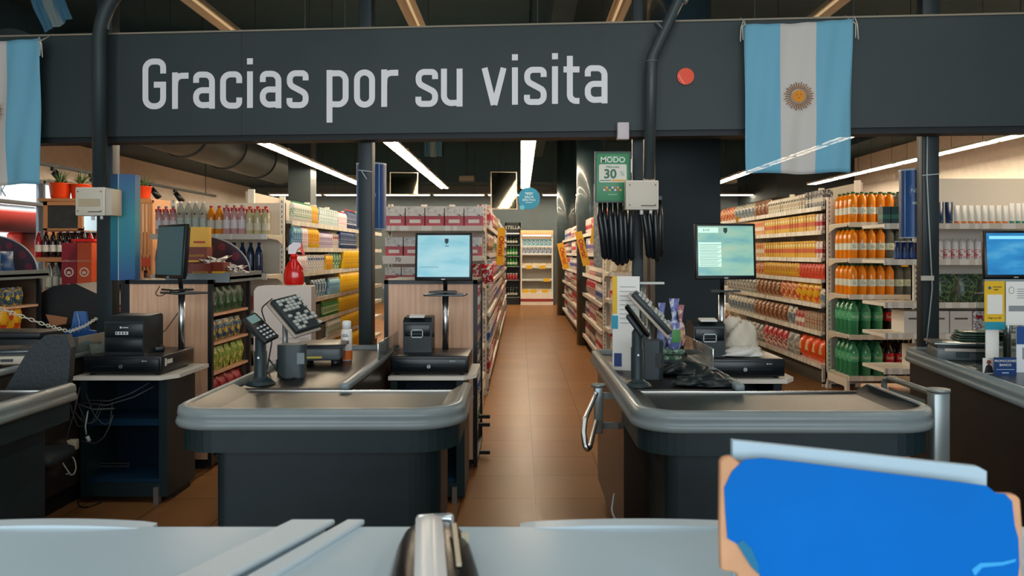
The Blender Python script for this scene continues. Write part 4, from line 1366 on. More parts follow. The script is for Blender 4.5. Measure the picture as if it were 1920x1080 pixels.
# ------------------------------------------------------------------ shelving
RAILM = PR(('#d8cfbf', '#ece7dc', '#b9ae9c'), 9, .4, (1, 1, .02))
def gondola(lab, x_face, y0, y1, levels, sgn, depth=.4, top=2.1, extra=None, back='#bdb2a1', name='shelving_unit', pitch=1.0, foot=True):
    """a run along y whose shelf fronts are at x_face and that opens towards sgn*x"""
    t = thing(name, (0, 0, 0), 0, lab, 'shelving')
    xb = x_face - sgn * depth
    mb(M(back, .6)).box(min(xb, xb - sgn * .03), max(xb, xb - sgn * .03), y0, y1, .05, top).build('back_panel', t)
    for z in levels:
        s = mb(CREAM).box(min(x_face, xb), max(x_face, xb), y0 + .02, y1 - .02, z - .03, z).build('shelf', t)
        mb(RAILM).box(min(x_face, x_face + sgn * .012), max(x_face, x_face + sgn * .012), y0 + .02, y1 - .02, z - .045, z + .006).build('price_rail', s)
    g = mb(CREAM)
    n = max(1, round((y1 - y0) / pitch))
    for i in range(n + 1):
        y = y0 + (y1 - y0) * i / n
        g.box(min(xb, xb + sgn * .06), max(xb, xb + sgn * .06), y - .02, y + .02, 0, top + .02)
    g.build('upright', t)
    mb(M('#4a4741', .6)).box(min(xb, x_face - sgn * .06), max(xb, x_face - sgn * .06), y0 + .03, y1 - .03, 0, levels[0] - .03).build('kick_plate', t)
    if foot:
        g = mb(CREAM)
        g.box(min(xb, x_face), max(xb, x_face), y0 - .0, y0 + .03, .03, levels[0] - .03)
        g.box(min(x_face - sgn * .06, x_face), max(x_face - sgn * .06, x_face), y0, y0 + .03, 0, .05)
        g.build('foot', t)
    return t
def endcap(lab, x0, x1, yf, yb, levels, top, name='end_display_rack', back='#c9bfae', open_left=0):
    t = thing(name, (0, 0, 0), 0, lab, 'shelving')
    mb(M(back, .6)).box(x0 + open_left, x1, yb, yb + .03, .05, top).build('back_panel', t)
    for z in levels:
        s = mb(CREAM).box(x0 + .02, x1 - .02, yf, yb, z - .03, z).build('shelf', t)
        mb(RAILM).box(x0 + .02, x1 - .02, yf - .012, yf, z - .045, z + .006).build('price_rail', s)
        g = mb(CREAM2)
        mx = Matrix(((0, 0, 1, 0), (1, 0, 0, 0), (0, 1, 0, 0), (0, 0, 0, 1)))
        D = yb - yf
        for x in ((x0 + .012, x1 - .02) if not open_left else (x1 - .02,)):
            o = [(yf + .02, z - .005), (yf + .02, z - .035), (yf + D * .6, z - .045), (yf + D * .85, z - .08), (yf + D, z - .13), (yf + D, z - .005)]
            g.prism(o, x, x + .006, mtx=mx)
        g.build('bracket', s)
    for x in (x0 + open_left, x1 - .045):
        u = mb(CREAM).box(x, x + .045, yb - .03, yb + .03, 0, top + .02)
        u.mat(M('#6a6458', .6))
        for k in range(int(top / .05)):
            u.box(x + .018, x + .027, yb - .0315, yb - .03, .05 + k * .05, .075 + k * .05)
        u.build('upright', t)
        f = mb(CREAM).prism([(yf, 0), (yf + .05, 0), (yf + .07, .1), (yb, .1), (yb, levels[0] - .03), (yf, levels[0] - .03)], x, x + .03, mtx=Matrix(((0, 0, 1, 0), (1, 0, 0, 0), (0, 1, 0, 0), (0, 0, 0, 1))))
        f.build('foot', t)
    return t
FR = ('nearest', 'farthest', 'from the front')
# --- D: right hand aisle, opens to the left
LD = (.24, .61, .92, 1.2, 1.445, 1.757, 2.03)
gondola('long cream shelving of groceries between dark pillar and soda rack', 3.4, 9.0, 14.4, LD, -1, .42, 2.3)
xD, yD = 3.415, 9.05
def rowD(items, z, w_, tot=5.0, jit=.1, y0=None):
    row(items, (xD, y0 or yD, z), (0, 1, 0), R(-90), w_, order=FR, jit=jit, total=tot, gap=.012)
gs = G_snack
rowD([(G_bread, 4, 'orange bread bag', 'bread bag', 1.08), (gs[3], 2, 'grey snack bag', 'bag', 1.15), (gs[1], 5, 'red and white bag', 'bag', 1.15), (gs[3], 5, 'pale cookie bag', 'bag', 1.1), (gs[0], 8, 'brown biscuit bag', 'bag', 1.1)], LD[0], 'on the lowest grocery shelf')
rowD([(P_box('pasta_packet', .07, .2, .1, PR(('#b9a98a', '#8a3038', '#d9d0b9'), 30)), 7, 'beige upright packet', 'packet'), (C_red2, 3, 'red carton', 'carton'), (gs[5], 2, 'grey biscuit bag', 'bag'), (gs[0], 8, 'brown cookie bag', 'bag'), (gs[5], 8, 'mixed biscuit bag', 'bag')], LD[1], 'on the second lowest grocery shelf')
rowD([(gs[5], 1, 'small blue snack bag', 'bag', .8), (gs[2], 4, 'yellow chips bag', 'bag', 1.1), (gs[4], 3, 'orange chips bag', 'bag', 1.1), (gs[0], 6, 'brown crisps bag', 'bag'), (gs[3], 9, 'silver crisps bag', 'bag')], LD[2], 'on third lowest grocery shelf')
p_small = P_bag('pasta_bag', .09, .18, .06, PR(('#d9b02a', '#b9401e', '#e9d98a'), 28))
p_red = P_bag('red_pasta_bag', .09, .18, .06, PR(('#c9381e', '#d9603a', '#e9b98a'), 28))
rowD([(p_red, 8, 'small red bag', 'bag'), (p_small, 14, 'small yellow bag', 'bag'), (gs[4], 10, 'heaped orange bag', 'bag', .75)], LD[3], 'on the middle grocery shelf')
rowD([(C_red, 2, 'red carton', 'carton'), (C_yel, 20, 'yellow carton', 'carton'), (C_org, 18, 'orange carton', 'carton')], LD[4], 'on the shelf below the upper cartons')
rowD([(C_red, 2, 'dark red carton', 'carton'), (C_yel, 20, 'yellow carton', 'carton'), (C_org, 18, 'pale orange carton', 'carton')], LD[5], 'on the upper carton shelf')
rowD([(C_dark, 5, 'dark carton', 'carton'), (C_wht, 14, 'cream carton', 'carton'), (gs[0], 4, 'tan sack', 'bag'), (gs[5], 6, 'pale sack', 'bag'), (gs[4], 5, 'rust coloured sack', 'bag')], LD[6], 'on the top shelf beside the soda rack')
# --- E: soda rack facing the tills
LE = (.212, .643, 1.063, 1.444, 1.82)
endcap('cream end rack full of big soda bottles', 3.41, 4.7, 8.36, 8.92, LE, 2.1)
ROWN = ('front', 'second', 'third', 'rear')
bE = lambda n1, n2, w_, z: [row([(B_orange, n1, 'orange soda bottle', 'bottle'), (B_clear, n2, 'clear soda bottle', 'bottle')], (3.45, 8.42 + k * .115, z), (1, 0, 0), 0, w_ + ' in the %s row' % ROWN[k], gap=.002) for k in range(4)]
bE(5, 5, 'on the top soda shelf', LE[4])
bE(4, 6, 'on the second soda shelf', LE[3])
bE(5, 6, 'on the third soda shelf', LE[2])
for z, w_ in ((LE[1], 'on the fourth soda shelf'), (LE[0], 'on the bottom soda shelf')):
    for k in range(4):
        row([(B_green, 3, 'green soda bottle', 'bottle', 1.06), (B_cola, 3, 'cola bottle', 'bottle', 1.06), (B_blue, 2, 'blue soda bottle', 'bottle', 1.06)], (3.45, 8.42 + k * .115, z), (1, 0, 0), 0, w_ + ' in the %s row' % ROWN[k], gap=.02)
# --- F: cosmetics shelving at the far right
LF = (.45, .77, 1.05, 1.44, 1.766)
endcap('cream shelving with creams and toiletries behind the right edge till', 3.27, 5.6, 7.25, 7.7, LF, 2.22, back='#cfc8bc', name='toiletries_shelving', open_left=.5)
yF = 7.28
row([(P_box('dark_green_carton', .07, .16, .1, M('#1f3f42', .4), M('#2f6a5a', .4)), 3, 'dark green carton', 'carton'), (T_blue, 5, 'blue shampoo tube', 'tube'), (T_wht, 8, 'white cream tube with orange cap', 'tube'), (T_wht2, 6, 'tall white hand cream tube', 'tube')], (3.31, yF + .03, LF[4]), (1, 0, 0), 0, 'on the top toiletries shelf', gap=.008)
row([(B_deo, 5, 'navy deodorant can', 'can'), (B_sham, 13, 'white shampoo bottle', 'bottle'), (P_bottle('red_shampoo_bottle', .18, .03, M('#b8262a', .3), M('#e3e0da', .4), n=12), 6, 'red shampoo bottle', 'bottle')], (3.42, yF + .04, LF[3]), (1, 0, 0), 0, 'on the second toiletries shelf', gap=.006)
row([(HANG, 6, 'green camouflage patterned pack', 'pack'), (HANGR, 1, 'red pack', 'pack'), (HANG, 3, 'dark green toy pack', 'pack')], (3.8, yF + .02, LF[2]), (1, 0, 0), 0, 'on the third toiletries shelf', gap=.01)
row([(X_white, 3, 'white hinged box', 'box'), (X_soap[0], 3, 'mixed soap carton', 'carton'), (X_soap[2], 4, 'white soap carton', 'carton')], (3.5, yF + .02, LF[1]), (1, 0, 0), 0, 'on the fourth toiletries shelf', gap=.01)
row([(X_white, 2, 'low white box', 'box'), (P_box('yellow_box', .3, .1, .2, M('#d99a1c', .5)), 1, 'flat yellow box', 'box'), (X_white, 4, 'white box', 'box')], (3.6, yF + .02, LF[0]), (1, 0, 0), 0, 'on the bottom toiletries shelf', gap=.01)
t = thing('empty_back_panel', (5.25, 7.0, 1.77), 0, 'tall empty cream display panel at the right of the creams', 'panel')
mb(M('#d6cfc3', .5)).box(-.42, .8, 0, .03, 0, .62).build('panel', t)
mb(CREAM2).box(-.46, -.42, -.02, .04, 0, .64).box(-.46, .8, -.02, 0, .29, .31).build('frame', t)
for i in range(3):
    p = at(1780 + i * 22, 362, 7.5)
    inst(P_bag('red_wrapped_roll', .2, .1, .09, M('#c9242c', .35))[0], (p.x, 7.45 + i * .02, 2.02), 0, 'red wrapped pack lying on top of the tubes, %s' % nth(i, 3), 'pack', 'red packs on the cream tubes') if False else None

# --- A: spirits end display facing the tills, and cleaning products along the aisle
LA = (.3, .64, .96, 1.3, 1.675)
endcap('cream shelving with spirits and blue bottles left of the first post', -3.46, -2.34, 7.45, 7.95, LA, 2.0, name='spirits_shelving', back='#d3cbbb')
xa0 = -3.43
row([(B_pink, 3, 'pink spirit bottle', 'bottle', .95), (B_gin, 4, 'clear gin bottle with round seal', 'bottle'), (B_rum, 2, 'amber spirit bottle', 'bottle'), (B_pink, 3, 'pale pink spirit bottle', 'bottle'), (B_cider, 3, 'straw coloured spirit bottle', 'bottle')], (xa0, 7.52, LA[4]), (1, 0, 0), 0, 'on the top spirits shelf', gap=.003, total=1.08)
row([(B_navy, 6, 'dark blue bottle', 'bottle'), (B_navyl, 3, 'labelled blue bottle', 'bottle'), (B_navy, 4, 'tall blue bottle', 'bottle')], (xa0, 7.52, LA[3]), (1, 0, 0), 0, 'on the second spirits shelf', gap=.006)
row([(B_wine, 8, 'wine bottle', 'bottle'), (CAN_r, 5, 'red can', 'can')], (xa0 + .05, 7.52, LA[2]), (1, 0, 0), 0, 'on the third spirits shelf', gap=.006)
row([(B_wine, 12, 'dark wine bottle', 'bottle')], (xa0 + .1, 7.52, LA[1]), (1, 0, 0), 0, 'on the fourth spirits shelf', gap=.006)
row([(B_wine, 12, 'low standing wine bottle', 'bottle')], (xa0 + .05, 7.52, LA[0]), (1, 0, 0), 0, 'on the lowest spirits shelf', gap=.006)
LS = (.2, .5, .75, 1.0, 1.3, 1.56, 1.83)
gondola('long cream shelving of cleaning products left of the slim post', -2.3, 8.0, 13.2, LS, 1, .42, 2.12)
xA, yA = -2.315, 8.08
def rowA(items, z, w_, tot=4.9):
    row(items, (xA, yA, z), (0, 1, 0), R(90), w_, order=FR, jit=.04, total=tot)
D_ = B_det
rowA([(D_[0], 10, 'white detergent bottle', 'bottle', .8), (D_[1], 4, 'yellow detergent bottle', 'bottle', .8), (POUCH[2], 1, 'pink pouch', 'pouch'), (X_soap[1], 8, 'mint carton', 'carton'), (D_[4], 6, 'red capped bottle', 'bottle', .8), (B_navb, 7, 'navy bottle', 'bottle'), (D_[5], 5, 'green bottle', 'bottle')], LS[6], 'on the top cleaning shelf')
rowA([(D_[3], 4, 'blue detergent bottle', 'bottle', .9), (D_[4], 3, 'white bottle', 'bottle', .9), (D_[1], 6, 'yellow bottle', 'bottle', .9), (D_[2], 10, 'lilac bottle', 'bottle', .75), (X_soap[0], 4, 'lilac carton', 'carton', .9), (B_navb, 12, 'navy bottle', 'bottle', .95)], LS[5], 'on the second cleaning shelf')
rowA([(D_[4], 8, 'small white bottle', 'bottle', .75), (X_soap[2], 8, 'printed carton', 'carton', .9), (D_[1], 5, 'small yellow bottle', 'bottle', .75), (POUCH[3], 4, 'green pouch', 'pouch'), (B_bleach, 16, 'big yellow bottle', 'bottle')], LS[4], 'on the third cleaning shelf')
rowA([(D_[4], 7, 'white jar bottle', 'bottle', .8), (X_blk, 2, 'black pack', 'pack', .8), (POUCH[1], 5, 'blue pouch', 'pouch', .9), (D_[3], 8, 'pale blue bottle', 'bottle', .8), (B_bleach, 18, 'large yellow bottle', 'bottle', .95)], LS[3], 'on the middle cleaning shelf')
rowA([(X_soap[0], 6, 'pink carton', 'carton', .9), (X_blk, 3, 'black pack', 'pack', .85), (D_[5], 12, 'green bottle', 'bottle', .75), (B_bleach, 22, 'yellow cleaner bottle', 'bottle', .8)], LS[2], 'on the fifth cleaning shelf')
rowA([(D_[2], 12, 'lilac bottle', 'bottle', .8), (X_blk, 3, 'dark pack', 'pack', .85), (D_[0], 10, 'white bottle', 'bottle', .8), (B_bleach, 22, 'amber cleaner bottle', 'bottle', .8)], LS[1], 'on the sixth cleaning shelf')
rowA([(X_soap[1], 9, 'teal carton', 'carton'), (D_[3], 12, 'blue bottle', 'bottle', .9), (B_bleach, 14, 'big amber bottle', 'bottle', .9)], LS[0], 'on the lowest cleaning shelf')
# --- B: coffee packs on the end of the central shelving
LB = (.25, .55, .87, 1.19, 1.47, 1.77)
endcap('cream end rack with red and white packs above the second wooden cabinet', -1.4, -.36, 8.0, 8.5, LB, 2.0, name='coffee_rack')
row([(COF, 5, 'red and white pack', 'pack')], (-1.35, 8.04, LB[5]), (1, 0, 0), 0, 'on the top coffee shelf', gap=.012)
row([(COF, 2, 'red and white pack', 'pack', .95), (C_red, 2, 'narrow carton', 'carton'), (COF, 2, 'large red pack', 'pack', .95)], (-1.36, 8.04, LB[4]), (1, 0, 0), 0, 'on the second coffee shelf', gap=.012)
row([(COF, 5, 'low red pack', 'pack', .85), (S_cof, 2, 'red coffee bag', 'bag')], (-1.36, 8.04, LB[3]), (1, 0, 0), 0, 'on the third coffee shelf', gap=.01)
for k, z in enumerate(LB[:3]):
    row([(C_red, 5, 'white and red carton', 'carton'), (S_cof, 3, 'red bag', 'bag')], (-1.36, 8.04, z), (1, 0, 0), 0, 'on the %s coffee shelf' % ('lowest', 'fifth', 'fourth')[k], gap=.01)
t = thing('price_card', (at(733, 478, 7.98).x, 7.97, 1.425), 0, 'white shelf price card under the second row of red packs', 'price card')
mb(PAPER).box(-.08, .24, 0, .004, -.03, .045).build('card', t)
text(t, 'number', '70', .06, (.07, -.001, .01), BLKM, .001)
# B right side along the aisle and its left side
L6 = (.2, .52, .86, 1.18, 1.5, 1.8)
gondola('long cream shelving along the left of the central aisle', -.34, 8.55, 19.2, L6, 1, .42, 2.0)
prB = [(C_red, 'red printed carton', 'carton'), (POUCH[0], 'lilac pouch', 'pouch'), (POUCH[1], 'blue pouch', 'pouch'), (S_cof, 'red bag', 'bag'), (C_blue, 'blue printed carton', 'carton'), (POUCH[2], 'pink pouch', 'pouch'), (G_snack[0], 'brown bag', 'bag'), (C_pur, 'purple carton', 'carton'), (G_snack[3], 'silver bag', 'bag'), (C_grn, 'green printed carton', 'carton')]
SHN = ('lowest', 'second lowest', 'third', 'fourth', 'fifth', 'top')
for k, z in enumerate(L6):
    its = []
    for j in range(9):
        pr, nn, cc = prB[(j * 3 + k * 4) % len(prB)]
        its.append((pr, 7, nn + ' of block %s' % 'ABCDEFGHI'[j] if False else nn, cc, 1.15))
    # one run of each kind only, so that every label stays true
    seen, its2 = {}, []
    for it in its:
        if it[2] not in seen:
            seen[it[2]] = 1
            its2.append(it)
    row(its2, (-.33, 8.62, z), (0, 1, 0), R(90), 'on the %s shelf left of the aisle' % SHN[k], order=FR, jit=.08, total=10.4, gap=.01)
gondola('cream shelving on the hidden left side of the coffee rack', -1.42, 8.55, 13.5, L6, -1, .42, 2.0)
for k, z in enumerate(L6):
    row([(C_grn, 4, 'green carton', 'carton', 1.1), (C_red2, 4, 'red carton', 'carton', 1.1)], (-1.43, 8.62, z), (0, 1, 0), R(-90), 'on the %s shelf behind the slim post' % SHN[k], order=FR, total=4.8)
# --- C: right of the central aisle
gondola('long cream shelving along the right of the central aisle', 1.02, 10.04, 21.2, L6, -1, .34, 2.05)
prC = [(C_red, 'red carton', 'carton'), (C_dark, 'dark carton', 'carton'), (C_red2, 'crimson carton', 'carton'), (C_wht, 'cream carton', 'carton'), (S_cof, 'red bag', 'bag'), (C_pur, 'purple carton', 'carton'), (C_blue, 'blue carton', 'carton'), (G_snack[1], 'red and white bag', 'bag')]
for k, z in enumerate(L6):
    its = [(prC[(j + k * 3) % 8][0], 8, prC[(j + k * 3) % 8][1], prC[(j + k * 3) % 8][2], 1.2) for j in range(8)]
    # in front of and behind the round column
    s1 = row(its[:3], (1.04, 10.06, z), (0, 1, 0), R(-90), 'on the %s shelf right of the aisle' % SHN[k], order=FR, jit=.06, total=2.75, gap=.01)
    row(its[3:], (1.04, 13.5, z), (0, 1, 0), R(-90), 'on the %s shelf beyond the column' % SHN[k], order=FR, jit=.06, total=5.6, gap=.01)
LC = (.25, .6, .95, 1.27)
endcap('cream end rack with red and white bags behind the right till', 1.02, 1.75, 9.45, 9.95, LC, 2.0, name='bag_rack')
BIGB = P_bag('red_white_sack', .22, .3, .12, PR(('#e3dccb', '#c9202a', '#d9d2c0'), 9, seed=4))
BIGB2 = P_bag('white_sack', .22, .3, .12, PR(('#e0d8c6', '#b9a888', '#c9303a'), 10, seed=8))
for k, z in enumerate(LC):
    row([((BIGB, BIGB2)[k % 2], 3, ('red and white sack', 'white sack')[k % 2], 'sack')], (1.07, 9.5, z), (1, 0, 0), 0, 'on the %s bag shelf' % ('lowest', 'second', 'third', 'top')[k], gap=.01)
# --- rear wall: cooler with bottles and open chiller
a, b = at(948, 415, 23.4), at(975, 570, 23.4)
t = thing('drinks_cooler', ((a.x + b.x) / 2, 23.4, 0), 0, 'black glass-door drinks cooler at the rear wall', 'cooler')
hw = (b.x - a.x) / 2 + .02
g = mb(BLK).box(-hw, -hw + .04, 0, .6, 0, 2.4).box(hw - .04, hw, 0, .6, 0, 2.4).box(-hw, hw, .56, .6, 0, 2.4).box(-hw, hw, 0, .6, 2.1, 2.4).box(-hw, hw, 0, .6, 0, .2)
g.build('cabinet', t)
mb(M('#dfe6e6', .4, emit=.5)).box(-hw + .04, hw - .04, .02, .06, 2.06, 2.1).build('cooler_lamp', t)
for k, (z, pr, nn) in enumerate(((.22, B_beer, 'dark beer bottle'), (.72, CAN_r, 'red drink can'), (1.12, B_beerg, 'green beer bottle'), (1.42, B_beerg, 'green bottle'), (1.75, B_beer, 'dark bottle'))):
    mb(M('#8a9090', .4)).box(-hw + .04, hw - .04, .04, .5, z - .02, z).build('wire_shelf', t)
    row([(pr, 4, nn, 'drink', 1.15)], (t.location.x - hw + .05, 23.52, z), (1, 0, 0), 0, 'on cooler shelf %s' % ('lowest', 'second', 'third', 'fourth', 'top')[k], gap=.005)
text(t, 'header_lettering', 'STELLA', .14, (0, -.005, 2.25), M('#b9c0b4', .5, emit=.1))
a, b = at(976, 432, 23.3), at(1037, 570, 23.3)
t = thing('open_chiller', ((a.x + b.x) / 2, 23.3, 0), 0, 'open lit dairy chiller with warm canopy at the end of the aisle', 'chiller')
hw = (b.x - a.x) / 2
mb(CREAM).box(-hw, -hw + .04, 0, .7, 0, 2.1).box(hw - .04, hw, 0, .7, 0, 2.1).box(-hw, hw, .66, .7, 0, 2.1).box(-hw, hw, -.05, .7, 0, .35).build('cabinet', t)
mb(M('#e0a878', .4, emit=.5)).box(-hw, hw, -.05, .7, 2.04, 2.17, .01).build('canopy', t, label='glowing warm canopy')
mb(M('#8a2a2a', .5)).box(-hw, hw, -.06, -.05, .1, .18).build('bumper_strip', t)
mb(M('#fff1dc', .4, emit=6)).cyl((-hw + .06, .1, 2.02), (hw - .06, .1, 2.02), .015, n=8).build('chiller_tube', t)
for k, (z, pr, nn, n_) in enumerate(((.37, X_tray, 'chilled tray pack', 4), (.75, X_tray, 'white tray', 0), (1.12, X_tray, 'yogurt pack', 4), (1.5, X_dairy[1], 'blue dairy carton', 7), (1.72, X_dairy[0], 'teal dairy carton', 7))):
    s = mb(WHITE).box(-hw + .04, hw - .04, .0, .6, z - .03, z).build('shelf', t)
    mb(M('#dfe4e2', .4)).box(-hw + .04, hw - .04, -.01, 0, z - .05, z + .01).build('price_rail', s)
    if n_:
        row([(pr, n_, nn, 'pack')], (t.location.x - hw + .05, 23.34, z), (1, 0, 0), 0, 'on the %s chiller shelf' % ('lowest', 'fourth', 'third', 'second', 'top')[k], gap=.003)
for i, (px, py) in enumerate(((992, 501), (1017, 501), (1025, 525), (1000, 546), (1022, 546), (985, 546))):
    p = at(px, py, 23.28)
    tag(mb(M('#e0b428', .5)).box(p.x - .09, p.x + .09, 23.275, 23.285, p.z - .05, p.z + .05).build('price_tag'), 'yellow price tag on the chiller shelves, %s of the six' % ('upper left', 'upper right', 'single middle', 'lower middle', 'lower right', 'lower left')[i], 'price tag', 'yellow chiller price tags')

for px, py, d, lab in ((1696, 493, 8.33, 'yellow price tag on the second soda shelf'), (1384, 412, 12.45, 'yellow price tag on the top grocery shelf above the right monitor')):
    p = at(px, py, d)
    tag(mb(M('#d9a01c', .5)).box(p.x - .035, p.x + .035, d - .004, d + .002, p.z - .04, p.z + .04).build('price_tag'), lab, 'price tag')
# ------------------------------------------------------------------ wooden cabinets with side shelves
def wood_mat(c1='#e6b896', c2='#d3a37f'):
    m = bpy.data.materials.new('oak_laminate')
    m.use_nodes = True
    nt = m.node_tree
    b = nt.nodes['Principled BSDF']
    b.inputs['Roughness'].default_value = .45
    tc = nt.nodes.new('ShaderNodeTexCoord')
    mp = nt.nodes.new('ShaderNodeMapping')
    mp.inputs['Scale'].default_value = (28, 28, 1.2)
    n = nt.nodes.new('ShaderNodeTexNoise')
    n.inputs['Scale'].default_value = 1.5
    n.inputs['Detail'].default_value = 6
    r = nt.nodes.new('ShaderNodeValToRGB')
    r.color_ramp.elements[0].color = lin(c2)
    r.color_ramp.elements[1].color = lin(c1)
    r.color_ramp.elements[0].position = .35
    r.color_ramp.elements[1].position = .6
    nt.links.new(tc.outputs['Object'], mp.inputs['Vector'])
    nt.links.new(mp.outputs['Vector'], n.inputs['Vector'])
    nt.links.new(n.outputs['Fac'], r.inputs['Fac'])
    nt.links.new(r.outputs['Color'], b.inputs['Base Color'])
    return m
WOOD = wood_mat()
FRM = M('#14181a', .4)
CH = 1.315
def cabinet(x0, x1, y0, y1, lab, panel=True):
    t = thing('impulse_cabinet', (0, 0, 0), 0, lab, 'cabinet')
    e = .028
    mb(WOOD).box(x0 + e, x1 - e, y0, y0 + .03, .07, CH - e).build('front_panel', t)
    mb(WOOD).box(x0, x0 + .03, y0 + .03, y1, .07, CH - e).build('side_panel', t)
    g = mb(FRM)
    g.box(x0, x0 + e, y0 - .006, y0 + .03, .02, CH).box(x1 - e, x1, y0 - .006, y0 + .03, .02, CH).box(x0, x1, y0 - .006, y0 + .03, CH - e, CH)
    g.box(x0, x1, y0 + .03, y1, CH - .02, CH).box(x1 - e, x1, y1 - .03, y1, .02, CH).box(x0, x1, y0 + .03, y1, .03, .07)
    g.build('frame', t)
    mb(BLKM).box(x0 + .05, x1 - .05, y0 + .02, y1 - .04, 0, .07).build('plinth', t)
    mb(M('#8a6a50', .5)).box(x1 - .36, x1 - .34, y0 + .03, y1, .07, CH - .02).build('back_board', t)
    mb(M('#5a4636', .5)).box(x1 - .34, x1 - .03, y1 - .03, y1 - .01, .07, CH - .02).build('end_board', t)
    for z in CL:
        mb(WOOD).box(x1 - .34, x1 - .012, y0 + .03, y1 - .03, z - .018, z).build('shelf', t)
    return t
CL = (.24, .45, .66, .87, 1.075)
cabinet(-2.74, -2.14, 5.55, 6.35, 'pale oak cabinet with snack shelves on its side, left')
cabinet(-.945, -.30, 5.55, 6.3, 'pale oak cabinet beside the central aisle under the pale blue monitor')
cabinet(-4.64, -4.04, 5.6, 6.75, 'oak cabinet with snack shelves at the left edge')
def cabrow(xf, y0, z, pr, n, noun, where, cat='bag', gap=.004):
    row([(pr, n, noun, cat)], (xf, y0, z), (0, 1, 0), R(90), where, order=FR, jit=.12, gap=gap)
for (xf, y0, wh, q) in ((-2.16, 5.62, 'in the left oak cabinet', 0), (-4.06, 5.7, 'in the left edge cabinet', 1), (-.31, 5.62, 'in the aisle cabinet', 2)):
    n = 7 if q == 1 else 5
    if q == 2:
        cabrow(xf, y0, CL[4], C_red2, n, 'red carton', 'on uppermost shelf ' + wh, 'carton')
        cabrow(xf, y0, CL[3], C_pur, n, 'purple carton', 'on top shelf ' + wh, 'carton')
        cabrow(xf, y0, CL[2], C_dark, n, 'dark carton', 'on the third shelf ' + wh, 'carton')
        cabrow(xf, y0, CL[1], C_blue, n, 'blue carton', 'on the second shelf ' + wh, 'carton')
        cabrow(xf, y0, CL[0], C_grn, n, 'green carton', 'on the lowest shelf ' + wh, 'carton')
        continue
    cabrow(xf, y0, CL[4], G_chipg if q == 0 else G_chipb, n, ('green snack bag', 'blue and yellow bag')[q], 'on top shelf ' + wh)
    cabrow(xf, y0, CL[3], G_chipb if q == 0 else G_snack[2], n if q == 0 else 5, ('blue snack bag', 'yellow snack bag')[q], 'on second shelf ' + wh)
    cabrow(xf, y0, CL[2], G_chipy, n, 'leafy green snack bag', 'on middle shelf ' + wh)
    cabrow(xf, y0, CL[1], G_chipr, n - 1, 'crimson snack bag', 'on fourth shelf ' + wh)
    cabrow(xf, y0, CL[0], G_chipy, n, 'low green snack bag', 'on lowest shelf ' + wh)
# curved display tops
PUR_ = M('#3b2c3a', .3)
def quarter(x, y0, y1, z, r_, lab, nd=6):
    """tray on top of a cabinet with a rounded printed end panel facing the tills"""
    t = thing('display_tray', (x, y0, z), 0, lab, 'display tray')
    mb(M('#7c8486', .4, metal=.3)).box(-.35, .1, 0, y1 - y0, 0, .02).box(.06, .1, -.01, y1 - y0, -.02, .05).box(-.35, .1, -.012, 0, -.02, .045).build('tray', t)
    ox = .02 - r_
    pts = [(ox, 0)] + [(ox + r_ * math.cos(R(a)), r_ * .78 * math.sin(R(a))) for a in range(0, 91, 8)] + [(ox, r_ * .78)]
    mx = Matrix(((1, 0, 0, 0), (0, 0, 1, y1 - y0 - .03), (0, 1, 0, .02), (0, 0, 0, 1)))
    e = mb(PUR_).prism(pts, 0, .012, mtx=mx)
    e.build('end_panel', t, label='dark plum end panel with round red spots')
    s = mb(M('#6b2a3b', .4))
    for (a, b_, q) in ((.09, .27, .032), (.2, .29, .03), (.33, .2, .034), (.39, .08, .034)):
        s.cyl((ox + a * r_ / .47, y1 - y0 - .034, b_ * r_ / .47), (ox + a * r_ / .47, y1 - y0 - .031, b_ * r_ / .47), q, n=18)
    s.build('printed_spot', t)
    s = mb(M('#9da4a6', .3))
    s.tube([(ox + r_ * math.cos(R(a)), y1 - y0 - .024, .02 + r_ * .78 * math.sin(R(a))) for a in range(0, 91, 6)], .007, 6)
    s.build('edge_trim', t)
    return t
quarter(-2.14, 5.62, 6.3, CH + .0, .38, 'grey display tray with curved plum end panel on the left oak cabinet')
quarter(-4.05, 5.7, 6.7, CH + .0, .4, 'grey display tray with curved plum end panel at the left edge')
# candy on the left cabinet
CB = P_box('candy_box', .15, .11, .12, M('#7a2f1c', .4), M('#e0a81e', .4), None, 'NUGATON', M('#e6b92a', .5), bz=(.0, .12))
CBy = P_box('yellow_candy_box', .14, .15, .06, M('#e3a91c', .4), None, M('#b8401e', .5), n2=(.2, .3))
CBs = P_box('small_candy_box', .1, .1, .1, M('#7a2f1c', .4), M('#e0a81e', .4), None, None, None, bz=(.0, .35))
zc = CH + .021
for pr, px, d, z, lab in ((CB, 375, 5.72, zc - .02, 'brown candy box with yellow lettering at the front of the left cabinet'), (CBs, 406, 5.74, zc + .0, 'small brown and yellow candy box beside the lettered one'),
                        (CBs, 349, 5.78, zc - .02, 'small brown and yellow candy box behind the turned monitor'), (CB, 368, 5.86, zc + .1, 'brown candy box stacked behind the lettered one'),
                        (CBy, 352, 6.0, zc + .11, 'yellow candy box at the left of the candy stack'), (CBy, 374, 5.95, zc + .21, 'bright yellow candy box on top of the candy stack')):
    inst(pr[0], (at(px, 500, d).x, d, z), random.uniform(-.1, .1), lab, 'candy box')
inst(CB[0], (at(368, 500, 5.86).x, 5.88, zc - .02), 0, 'lower brown candy box directly behind the lettered one', 'candy box')
inst(CB[0], (at(354, 500, 6.0).x, 6.0, zc - .02), 0, 'rear brown candy box under the yellow ones', 'candy box', sc=(1, 1, 1.15))
BAR = P_bag('chocolate_bar', .14, .05, .02, PR(('#e6ded2', '#3a2a28', '#c9bfb0'), 26))
rr = random.Random(5)
